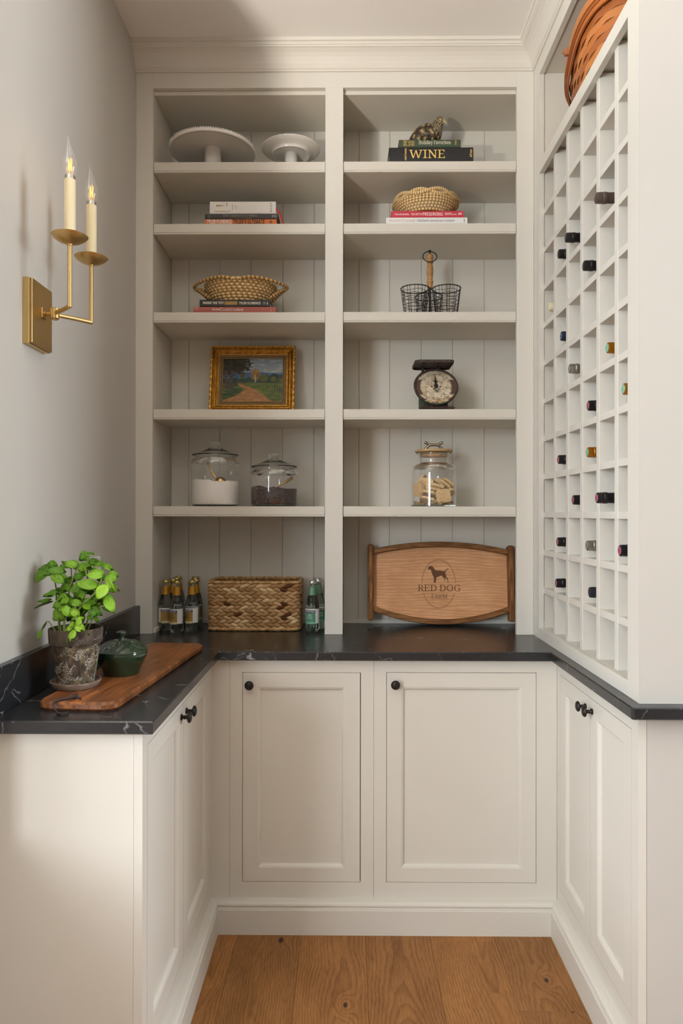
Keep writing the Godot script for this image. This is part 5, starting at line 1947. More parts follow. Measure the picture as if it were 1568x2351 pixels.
	for i in 2100:
		var side := i < 1450
		var a := rng.randf() * TAU
		if side and rng.randf() < 0.8:
			a = rng.randf_range(0.0, PI)
		var r := 0.0842 if side else 0.084 * sqrt(rng.randf())
		var yy := rng.randf_range(0.010, 0.069) if side else 0.068 + rng.randf() * 0.003
		var px := r * cos(a)
		yy += (0.0 if side and yy < 0.055 else -0.09 * px * 0.8 + 0.003 * sin(px * 90.0))
		chip(g, Vector3(px, yy, r * sin(a)), 0.0030 + jit(0.0005))
	var ch := obj("chocolate_chips", g, vmat(0.55, 0.35))
	ch.position = Vector3(-0.2815, y, -2.685)
	stuff(tag(ch, "dark chocolate chips filling the lower half of the shorter glass jar", "chocolate chips"))
	# scoops
	var br := mat(c8(190, 150, 82), 0.22, 1.0)
	var sc := thing("scoop", "brass scoop with curved handle standing in the white flour", "scoop", Vector3(-0.5075, y, -2.685), 0, "brass scoops")
	g = Geo.new()
	g.tube(curve([Vector3(-0.0255, 0.1655, 0.030), Vector3(-0.020, 0.1605, 0.034), Vector3(-0.012, 0.146, 0.040), Vector3(-0.002, 0.126, 0.044), Vector3(0.006, 0.1135, 0.046), Vector3(0.013, 0.106, 0.047)], 6), [0.004, 0.0046, 0.005, 0.005, 0.0048, 0.0046, 0.0044, 0.0042, 0.0040, 0.0038, 0.0036, 0.0034, 0.0034, 0.0034, 0.0034, 0.0036, 0.004, 0.0044, 0.0050, 0.0054, 0.0056, 0.0056, 0.0054, 0.0052, 0.005, 0.0048, 0.0046, 0.0044, 0.0042, 0.0042, 0.004], 10)
	obj("handle", g, br, sc)
	g = Geo.new()
	var axis := Vector3(0.70, -0.66, 0.1).normalized()
	var sidev := axis.cross(Vector3.BACK).normalized()
	var upn := sidev.cross(axis)
	for pass_i in 2:
		var rr := 0.0205 - 0.0012 * pass_i
		sheet(g, func(u: float, v: float) -> Vector3:
			var a := lerpf(-PI * 0.6, PI * 0.6, u)
			var rad := rr * sqrt(clampf(v * 3.0, 0.0, 1.0))
			return Vector3(0.0105, 0.1075, 0.046) + axis * (v * 0.046) + sidev * (rad * sin(a)) + upn * (rad * cos(a) - 0.006), 18, 10, pass_i == 1)
	obj("bowl", g, br, sc)
	sc = thing("scoop", "brass scoop handle slanting out of the dark chocolate chips", "scoop", Vector3(-0.2815, y, -2.685), 0, "brass scoops")
	g = Geo.new()
	g.tube(curve([Vector3(0.0755, 0.1085, 0.020), Vector3(0.070, 0.1075, 0.026), Vector3(0.060, 0.100, 0.036), Vector3(0.040, 0.087, 0.048), Vector3(0.020, 0.0755, 0.056), Vector3(0.002, 0.066, 0.062)], 6), [0.001, 0.002, 0.003, 0.0045, 0.006, 0.0068, 0.007, 0.0070, 0.0068, 0.0066, 0.0064, 0.0062, 0.006, 0.0058, 0.0056, 0.0054, 0.005, 0.0047, 0.0044, 0.0042, 0.004, 0.004, 0.0038, 0.0036, 0.0036, 0.0034, 0.0034, 0.0034, 0.0034, 0.0034, 0.0034], 10, false, null, 0.6)
	obj("handle", g, br, sc)
	# biscuit jar
	var j := thing("glass_jar", "wide glass jar with wooden lid and silver bone handle holding dog biscuits", "jar", Vector3(0.3307, y, -2.685), 0, "glass storage jars")
	g = Geo.new()
	g.lathe([Vector2(0, 0.0003), Vector2(0.0845, 0.0003), Vector2(0.0868, 0.002), Vector2(0.0868, 0.0065), Vector2(0.084, 0.0068), Vector2(0, 0.0066)], 64)
	obj("base", g, solid_glass(c8(196, 208, 200)), j)
	g = Geo.new()
	g.lathe([Vector2(0.0866, 0.0066), Vector2(0.0870, 0.10), Vector2(0.0870, 0.134), Vector2(0.0850, 0.146), Vector2(0.0795, 0.156), Vector2(0.070, 0.1625), Vector2(0.0605, 0.1652), Vector2(0.0582, 0.1668), Vector2(0.0578, 0.171), Vector2(0.0576, 0.198), Vector2(0.060, 0.2005), Vector2(0.0655, 0.2015), Vector2(0.0672, 0.2035), Vector2(0.0655, 0.2058), Vector2(0.058, 0.2062)], 64, 50)
	g.lathe([Vector2(0.0556, 0.2062), Vector2(0.0556, 0.168), Vector2(0.0585, 0.1632), Vector2(0.069, 0.1605), Vector2(0.0780, 0.1545), Vector2(0.0830, 0.1450), Vector2(0.0849, 0.134), Vector2(0.0849, 0.0068)], 64, 50)
	obj("body", g, M.glass, j)
	g = Geo.new()
	g.lathe([Vector2(0.0560, 0.1995), Vector2(0.0600, 0.2000), Vector2(0.0655, 0.2012), Vector2(0.0674, 0.2035), Vector2(0.0655, 0.2060), Vector2(0.0560, 0.2062), Vector2(0.0560, 0.1995)], 64, 50)
	g.lathe([Vector2(0.0581, 0.1672), Vector2(0.0606, 0.1656), Vector2(0.070, 0.1629), Vector2(0.0796, 0.1564), Vector2(0.0851, 0.1464), Vector2(0.0832, 0.1455), Vector2(0.0781, 0.1545), Vector2(0.069, 0.1605), Vector2(0.0585, 0.1632), Vector2(0.0562, 0.1672), Vector2(0.0581, 0.1672)], 64, 50)
	obj("lip", g, thick, j)
	var lw := tmat(plain_wood(256, 256, c8(204, 172, 126), c8(164, 126, 82), 141, 9.0, 0.7), 0.5, 0.3)
	g = Geo.new()
	g.lathe([Vector2(0, 0.1915), Vector2(0.0515, 0.1915), Vector2(0.0520, 0.2075), Vector2(0.0700, 0.2080), Vector2(0.0722, 0.2105), Vector2(0.0722, 0.2145), Vector2(0.0700, 0.2168), Vector2(0, 0.2172)], 56, 30)
	for i in g.v.size():
		g.uv[i] = Vector2(g.v[i].x * 3.0 + 0.5, g.v[i].z * 3.0 + g.v[i].y * 2.0)
	obj("lid", g, lw, j)
	g = Geo.new()
	g.tube(curve([Vector3(-0.029, 0.2235, 0), Vector3(-0.018, 0.2345, 0), Vector3(0, 0.2375, 0), Vector3(0.018, 0.2345, 0), Vector3(0.029, 0.2235, 0)], 6), 0.0050, 12)
	g.tube(curve([Vector3(-0.029, 0.2445, 0), Vector3(-0.018, 0.2385, 0), Vector3(0, 0.2365, 0), Vector3(0.018, 0.2385, 0), Vector3(0.029, 0.2445, 0)], 6), 0.0048, 12)
	for q in [[-0.030, 0.2225], [0.030, 0.2225], [-0.0305, 0.2455], [0.0305, 0.2455]]:
		g.ball(Vector3(q[0], q[1], 0), Vector3(0.0064, 0.0056, 0.0058), 14, 9)
	part_label(obj("handle", g, mat(c8(176, 166, 152), 0.2, 1.0), j), "silver bone-shaped handle")
	# dog biscuits
	var bm := tmat(rusty(c8(226, 196, 148), c8(208, 176, 128), c8(184, 150, 104), 151), 0.9, 0.2)
	var where := ["upright against the left of the jar", "leaning behind the upper left", "facing out in the upper middle", "lying in the middle of the heap", "lying low on the left", "lying lowest on the left", "facing out big at the lower right", "sloping at the upper middle", "sloping right of the middle", "sloping at the upper right", "high at the right back", "low at the right edge", "under the middle pair", "at the back of the heap", "deep in the middle of the heap"]
	# x, y, z in the jar, pitch, tilt, yaw
	var spots := [[-0.0640, 0.059, 0.030, 0.1, 0.05, -1.05], [-0.048, 0.090, 0.005, 0.9, 1.0, 0.3], [-0.034, 0.078, 0.028, 0.05, -0.05, -0.25], [0.006, 0.066, 0.042, 1.25, -0.24, 0.1], [-0.028, 0.044, 0.044, 1.30, -0.14, -0.1], [-0.030, 0.0185, 0.044, 1.25, -0.26, 0.0], [0.030, 0.034, 0.0600, -0.12, 0.14, 0.20], [0.018, 0.078, 0.010, 1.25, -0.62, 0.0], [0.036, 0.074, 0.020, 1.25, -0.66, 0.1], [0.050, 0.080, 0.012, 1.15, -0.62, 0.1], [0.030, 0.086, -0.030, 1.2, -0.3, 0.2], [0.052, 0.045, 0.020, 1.2, 0.35, -0.2], [-0.002, 0.054, 0.030, 1.30, -0.20, 0.0], [-0.02, 0.060, -0.040, 1.2, 0.3, 0.3], [0.010, 0.030, -0.010, 1.4, 0.1, 0.2]]
	var bp: ArrayMesh = null
	for i in spots.size():
		var s = spots[i]
		if bp == null:
			g = Geo.new()
			g.us = Vector2(9, 9)
			g.prism(round_rect(0.056, 0.052, 0.015, 5), -0.0048, 0.0048)
			bp = g.mesh(bm)
		var o := obj("dog_biscuit", bp, bm)
		o.position = Vector3(0.3307 + s[0] * 0.96, y + s[1] + 0.006, -2.685 + s[2] * 0.94)
		o.basis = Basis(Vector3.UP, s[5]) * Basis(Vector3.BACK, s[4]) * Basis(Vector3.RIGHT, s[3])
		tag(o, "square tan dog biscuit in the jar, " + where[i], "biscuit", "dog biscuits in the jar")
	g = Geo.new()
	g.col = lin(188, 152, 104)
	for i in 240:
		var a := rng.randf() * TAU
		var r := 0.076 * sqrt(rng.randf_range(0.35, 1.0))
		var e := rng.randf_range(0.0014, 0.0042)
		g.col = lin(222, 190, 140).lerp(lin(196, 160, 112), rng.randf())
		g.ball(Vector3(r * cos(a), 0.0075 + e * 0.6 + rng.randf() * 0.012 * r / 0.076, r * sin(a)), Vector3(e, e * 0.8, e * 1.1), 6, 4)
	var cr := obj("biscuit_crumbs", g, vmat(0.9, 0.2))
	cr.position = Vector3(0.3307, y, -2.685)
	stuff(tag(cr, "loose tan biscuit crumbs on the bottom of the biscuit jar", "crumbs"))


func chip(g: Geo, p: Vector3, r: float) -> void:
	var ax := Vector3(jit(1), jit(1), jit(1)).normalized()
	var s := ax.cross(Vector3(0.3, 0.9, 0.1)).normalized()
	var t := ax.cross(s)
	g.col = lin(92, 62, 56).lerp(lin(54, 36, 34), rng.randf())
	var top := g.pt(p + ax * r * 1.1, ax)
	var bot := g.pt(p - ax * r * 0.5, -ax)
	var ring := []
	for k in 6:
		var d := (s * cos(TAU * k / 6) + t * sin(TAU * k / 6))
		ring.append(g.pt(p + d * r, d))
	for k in 6:
		g.tri(top, ring[k], ring[(k + 1) % 6])
		g.tri(bot, ring[k], ring[(k + 1) % 6])


# ---------------------------------------------------------------- worktop under the shelves: bottles, woven bin, tray
func build_counter_things() -> void:
	var z0 := 0
	var glass := solid_glass(c8(236, 242, 238), 0.040)
	var glass_green := solid_glass(c8(226, 240, 232), 0.040)
	var prof := [Vector2(0, 0.0003), Vector2(0.0235, 0.0003), Vector2(0.0262, 0.003), Vector2(0.0264, 0.010), Vector2(0.0264, 0.086), Vector2(0.0255, 0.096), Vector2(0.0228, 0.112), Vector2(0.0190, 0.127), Vector2(0.0160, 0.138), Vector2(0.0142, 0.150), Vector2(0.0122, 0.168), Vector2(0.0116, 0.174), Vector2(0.0132, 0.1765), Vector2(0.0132, 0.180), Vector2(0.0122, 0.184), Vector2(0, 0.185)]
	var gl := ["front left corner, against the bookcase side", "second back in the left-hand row", "third back in the left-hand row", "at the very back of the left-hand row", "standing foremost of all, in front of the left-hand row", "front of the right-hand row", "second back in the right-hand row", "third back in the right-hand row", "at the very back of the right-hand row"]
	var gp := [[-0.6955, -2.676, 0.35], [-0.6800, -2.7280, 0.1], [-0.6810, -2.7815, -0.4], [-0.6850, -2.8350, 0.5], [-0.6455, -2.6460, -0.55], [-0.5925, -2.670, -0.55], [-0.5905, -2.7250, -1.0], [-0.6050, -2.7780, 0.3], [-0.6150, -2.8320, -0.2]]
	var rl := ["foremost of the green-labelled three", "middle one of the green-labelled three", "at the back of the green-labelled three"]
	var rp := [[-0.1325, -2.660, -0.35], [-0.1130, -2.7250, 0.4], [-0.1180, -2.7850, 0.2]]
	var proto := {}
	for q in 2:
		var pos := gp if q == 0 else rp
		for i in pos.size():
			var lab: String = ("gold-foiled tonic bottle, " + gl[i]) if q == 0 else ("green-foiled tonic bottle right of the woven basket, " + rl[i])
			var b: Node3D
			if not proto.has(q):
				b = thing("tonic_bottle", lab, "bottle", Vector3.ZERO, 0, "gold-labelled tonic bottles" if q == 0 else "green-labelled tonic bottles")
				make_tonic(b, prof, glass if q == 0 else glass_green, q)
				proto[q] = b
			else:
				b = proto[q].duplicate()
				b.name = numbered("tonic_bottle", self)
				add_child(b, true)
				tag(b, lab, "bottle", "gold-labelled tonic bottles" if q == 0 else "green-labelled tonic bottles")
			b.position = Vector3(pos[i][0], TOP, pos[i][1])
			b.rotation.y = pos[i][2]
	build_woven_bin()
	build_tray()


func make_tonic(b: Node3D, prof: Array, gm: Material, q: int) -> void:
	var foil := mat(c8(190, 140, 48), 0.45, 0.55) if q == 0 else mat(c8(112, 150, 122), 0.5, 0.35)
	var capm := mat(c8(178, 160, 98), 0.3, 0.9) if q == 0 else mat(c8(196, 196, 190), 0.28, 0.9)
	var panel := mat(c8(166, 132, 72), 0.6) if q == 0 else mat(c8(84, 142, 112), 0.6)
	var g := Geo.new()
	g.lathe(prof, 32, 50)
	obj("glass", g, gm, b)
	g = Geo.new()
	g.lathe([Vector2(0.0163, 0.1385), Vector2(0.0146, 0.150), Vector2(0.0126, 0.168), Vector2(0.0123, 0.1705)], 32, 50)
	g.lathe([Vector2(0.0122, 0.1705), Vector2(0.0124, 0.168), Vector2(0.0144, 0.150), Vector2(0.0161, 0.1385)], 32, 50)
	obj("neck_foil", g, foil, b)
	g = Geo.new()
	var cp := []
	g.lathe([Vector2(0.0130, 0.1805), Vector2(0.0150, 0.1815), Vector2(0.0153, 0.1825), Vector2(0.0143, 0.1880), Vector2(0.0130, 0.1915), Vector2(0.0100, 0.1925), Vector2(0, 0.1928)], 32, 40)
	for i in 21:
		var a := TAU * i / 21
		g.ball(Vector3(0.0150 * cos(a), 0.1835, 0.0150 * sin(a)), Vector3(0.0014, 0.0024, 0.0014), 5, 4)
	obj("bottle_cap", g, capm, b)
	g = Geo.new()                                                # white wrap round label, gold or green panel on it
	var fr := PI / 2 - 1.75
	g.lathe([Vector2(0.0267, 0.033), Vector2(0.0267, 0.088)], 30, 40, fr, PI / 2 + 1.75)
	g.lathe([Vector2(0.0266, 0.088), Vector2(0.0266, 0.033)], 30, 40, fr, PI / 2 + 1.75)
	var lb := obj("label", g, mat(c8(222, 224, 222), 0.6), b)
	g = Geo.new()
	g.lathe([Vector2(0.02685, 0.031), Vector2(0.02685, 0.083)], 20, 40, PI / 2 - 0.85, PI / 2 + 0.85)
	obj("panel", g, panel, lb)
	g = Geo.new()
	g.lathe([Vector2(0.02695, 0.073), Vector2(0.02695, 0.083)], 20, 40, PI / 2 - 0.85, PI / 2 + 0.85)
	obj("band", g, mat(c8(84, 78, 88), 0.6), lb)
	g = Geo.new()
	g.lathe([Vector2(0.02695, 0.031), Vector2(0.02695, 0.039)], 20, 40, PI / 2 - 0.80, PI / 2 + 0.70)
	obj("strip", g, mat(c8(214, 206, 164) if q == 0 else c8(120, 176, 148), 0.6), lb)
	g = Geo.new()
	g.text("FEVER-TREE", font(true, true), -0.019, 0.0752, 0.019, 0.0812, 0.0002, 0.0002, 0.02695)
	obj("lettering", g, mat(c8(206, 202, 206), 0.6), lb)
	g = Geo.new()
	g.text("TONIC", font(true, false), -0.010, 0.0600, 0.010, 0.0675, 0.0002, 0.0002, 0.02685)
	g.text("WATER", font(true, false), -0.011, 0.0505, 0.011, 0.0580, 0.0002, 0.0002, 0.02685)
	obj("lettering", g, mat(c8(96, 66, 36) if q == 0 else c8(214, 232, 222), 0.6), lb)


func build_woven_bin() -> void:
	var c := thing("woven_bin", "rectangular basket of braided brown water hyacinth beneath the left shelves", "basket", Vector3(-0.3565, TOP + 0.0012, -2.752))
	var m := vmat(0.72, 0.28)
	var w := 0.343
	var d := 0.186
	var rc := 0.03
	var per := 2.0 * (w + d - 4.0 * rc) + TAU * rc
	var place := func(s: float, o: float) -> Array:              # point, outward normal, tangent at a length s round the wall, o outwards
		s = fposmod(s, per)
		var segs := [w - 2 * rc, PI / 2 * rc, d - 2 * rc, PI / 2 * rc, w - 2 * rc, PI / 2 * rc, d - 2 * rc, PI / 2 * rc]
		var k := 0
		while s > segs[k] and k < 7:
			s -= segs[k]
			k += 1
		var ang: float = [PI / 2, PI / 2, 0.0, 0.0, -PI / 2, -PI / 2, -PI, -PI][k]
		var ce: Vector2 = [Vector2(-w / 2 + rc, d / 2 - rc), Vector2(w / 2 - rc, d / 2 - rc), Vector2(w / 2 - rc, d / 2 - rc), Vector2(w / 2 - rc, -d / 2 + rc), Vector2(w / 2 - rc, -d / 2 + rc), Vector2(-w / 2 + rc, -d / 2 + rc), Vector2(-w / 2 + rc, -d / 2 + rc), Vector2(-w / 2 + rc, d / 2 - rc)][k]
		if k % 2 == 1:
			ang -= s / rc
		var nn := Vector2(cos(ang), sin(ang))
		var tt := Vector2(sin(ang), -cos(ang))
		var p := ce + nn * (rc + o)
		if k % 2 == 0:
			p += tt * s
		return [Vector3(p.x, 0, p.y), Vector3(nn.x, 0, nn.y), Vector3(tt.x, 0, tt.y)]
	var rows := 13
	var rh := 0.0134
	for r in rows:
		var g := Geo.new()
		var n := 37
		var slant := 0.32 if r % 2 == 0 else -0.32
		var flare := 0.004 * r / rows - 0.002
		for i in n:
			var s0 := per * (i + 0.5 * (r % 2) + jit(0.10)) / n
			var y := 0.0085 + rh * r + jit(0.0008)
			var len := 0.047 * rng.randf_range(0.9, 1.1)
			var pa := []
			var ra := []
			var co := lin(206, 170, 124).lerp(lin(160, 120, 78), rng.randf())
			var pick := rng.randf()
			if pick < 0.10:
				co = lin(222, 194, 150)
			elif pick < 0.15:
				co = lin(92, 58, 36)
			var cols := []
			for k in 7:
				var t := k / 6.0 - 0.5
				var pl: Array = place.call(s0 + t * len, flare + 0.0042 * cos(t * PI) - 0.002)
				pa.append(pl[0] + Vector3(0, y + t * len * slant, 0))
				ra.append(0.0020 + 0.0068 * pow(cos(t * PI * 0.96), 0.8))
				cols.append(co.lerp(lin(110, 74, 42), 0.35 * absf(t) * 2.0 * rng.randf()))
			g.tube(pa, ra, 7, false, cols, 0.72)
		obj("woven_row", g, m, c)
	for e in [[0.006, 0.0058], [0.1835, 0.0062]]:
		var g := Geo.new()
		var pa := []
		var cols := []
		var ra := []
		for i in 150:
			var pl: Array = place.call(per * i / 150.0, 0.002)
			pa.append(pl[0] + Vector3(0, e[0] + 0.0008 * sin(i * 0.9), 0))
			ra.append(e[1] * (1.0 + 0.13 * sin(i * 1.7)))
			cols.append(lin(206, 170, 120).lerp(lin(150, 108, 66), rng.randf() * 0.8))
		g.tube(pa, ra, 7, true, cols)
		obj("rim" if e[0] > 0.1 else "bottom_edge", g, m, c)
	var g := Geo.new()                                            # inner wall of slanted strands, floor
	for i in 44:
		var s0 := per * i / 44.0
		var pa := []
		var cols := []
		for k in 5:
			var t := k / 4.0 - 0.5
			var pl: Array = place.call(s0 + t * 0.036, -0.005)
			pa.append(pl[0] + Vector3(0, 0.172 + t * 0.018, 0))
			cols.append(lin(158, 120, 78).lerp(lin(120, 84, 50), rng.randf()))
		g.tube(pa, [0.003, 0.0075, 0.0085, 0.0075, 0.003], 7, false, cols, 0.6)
	obj("inner_row", g, m, c)
	g = Geo.new()
	g.col = lin(112, 78, 46)
	var rr := round_rect(w - 0.006, d - 0.006, rc - 0.003, 6)
	var pth := []
	for q in rr:
		pth.append(Vector3(q.x, 0.004, q.y))
	g.sweep([Vector2(-0.002, 0), Vector2(0.001, 0), Vector2(0.002, 0.166), Vector2(-0.002, 0.166)], pth, Vector3.UP, true)
	g.slab(rr, 0.0005, 0.006, 0.001)
	obj("lining", g, m, c)


func build_tray() -> void:
	var c := thing("serving_tray", "wooden serving tray engraved with a dog and farm name leaning on the back panel", "tray", Vector3(0.3725, TOP + 0.002, -2.796))
	c.rotation.x = -0.125
	c.rotation.z = -0.006
	var dark := tmat(plain_wood(512, 64, c8(166, 118, 70), c8(96, 60, 32), 161, 3.0, 1.0), 0.5, 0.35)
	var fine := tmat(plain_wood(768, 384, c8(234, 182, 136), c8(190, 134, 92), 164, 30.0, 0.8), 0.42, 0.35)
	var w := 0.2690
	# base board between two bowed rails
	var top := []
	var bot := []
	for i in 25:
		var t := i / 24.0 * 2.0 - 1.0
		top.append(Vector2(t * w, 0.3335 - 0.0310 * t * t))
		bot.append(Vector2(t * w, 0.0035 + 0.0505 * t * t))
	var poly := []
	poly.append_array(bot)
	for i in 25:
		poly.append(top[24 - i])
	var g := Geo.new()
	g.us = Vector2(1.0 / 0.58, 1.0 / 0.36)
	g.uo = Vector2(0.5, 0.0)
	g.prism(poly, -0.012, -0.004)
	obj("base_board", g, fine, c)
	for s in 2:
		g = Geo.new()
		g.us = Vector2(1.6, 12.0)
		g.uo = Vector2(0.2, 0.3 * s)
		var path := []
		for i in 25:
			path.append(Vector3(bot[i].x, bot[i].y + 0.0105, 0) if s == 0 else Vector3(top[i].x, top[i].y - 0.0105, 0))
		g.sweep([Vector2(-0.0105, -0.0125), Vector2(0.0105, -0.0125), Vector2(0.0105, 0.016), Vector2(0.008, 0.0195), Vector2(-0.008, 0.0195), Vector2(-0.0105, 0.016)], path, Vector3(0, 0, 1))
		obj("rail", g, dark, c)
	for s: float in [-1.0, 1.0]:
		g = Geo.new()
		g.us = Vector2(9.0, 2.2)
		g.swap = true
		g.us = Vector2(2.2, 9.0)
		var hw := 0.0115
		var x := s * (w + 0.0115)
		var pts := [Vector2(x - hw, 0.020), Vector2(x + hw, 0.020), Vector2(x + hw, 0.317), Vector2(x - hw, 0.317)]
		g.box(Vector3(x, 0.1685, 0.009), Vector3(2.0 * hw, 0.302, 0.046), 0.005)
		obj("end_handle", g, dark, c)
	# engraving: dog in an oval, name below; all cut 0.3 mm proud so that it reads as burnt lines
	var ink := mat(c8(104, 66, 34), 0.7)
	var o := c.position
	var kx := 0.0001322
	var px := func(x: float, y: float) -> Vector2: return Vector2(0.2647 + x * kx - o.x, 1.1792 - (y - 190.0) * 0.0001333 - o.y)
	var z := -0.0043
	g = Geo.new()
	var dog := []
	for q in [[440, 462], [462, 440], [485, 412], [515, 394], [560, 390], [590, 404], [615, 436], [645, 478], [675, 512], [715, 524], [790, 527], [880, 533], [935, 543], [965, 536], [1000, 500], [1035, 468], [1065, 458], [1090, 464], [1080, 474], [1050, 484], [1020, 515], [985, 560], [970, 580], [985, 620], [998, 680], [1015, 730], [1050, 775], [1062, 830], [1074, 868], [1060, 876], [1036, 874], [1046, 850], [1034, 806], [1000, 770], [970, 742], [958, 740], [968, 790], [966, 838], [955, 848], [930, 848], [945, 832], [948, 790], [930, 752], [885, 712], [866, 672], [800, 702], [735, 722], [708, 738], [694, 800], [690, 855], [680, 890], [655, 900], [638, 890], [602, 884], [620, 868], [630, 800], [620, 730], [600, 690], [570, 620], [550, 560], [536, 510], [522, 486], [505, 498], [468, 494], [448, 480]]:
		dog.append(px.call(q[0], q[1]))
	g.prism(dog, z, z + 0.0006)
	part_label(obj("engraving", g, ink, c), "engraved standing dog silhouette")
	g = Geo.new()
	var ce: Vector2 = px.call(775, 925)
	for e in [[0.0697, 0.0985, 0.00035], [0.0663, 0.0952, 0.0006]]:
		for s in [[0.03, PI - 0.03], [PI + 0.40, TAU - 0.40]]:
			var pp := []
			for i in 41:
				var a: float = lerpf(s[0], s[1], i / 40.0)
				pp.append(Vector3(ce.x + e[0] * cos(a), ce.y + e[1] * sin(a), z + 0.0002))
			g.sweep([Vector2(-e[2], 0), Vector2(e[2], 0), Vector2(e[2], 0.0004), Vector2(-e[2], 0.0004)], pp, Vector3(0, 0, 1))
	part_label(obj("engraving", g, ink, c), "engraved double oval line")
	var f := font(true, false)
	for t in [["RED", 135, 952, 705, 1150], ["DOG", 795, 952, 1430, 1150], ["FARM", 545, 1240, 1030, 1368]]:
		g = Geo.new()
		var a: Vector2 = px.call(t[1], t[4])
		var b: Vector2 = px.call(t[3], t[2])
		g.text(t[0], f, a.x, a.y, b.x, b.y, z, 0.0006)
		part_label(obj("lettering", g, ink, c), "engraved lettering " + t[0])
	g = Geo.new()
	var bar0: Vector2 = px.call(850, 1030)
	var bar1: Vector2 = px.call(1020, 1022)
	g.span(Vector3(bar0.x, bar0.y, z), Vector3(bar1.x, bar1.y, z + 0.0006))
	obj("engraving", g, ink, c)


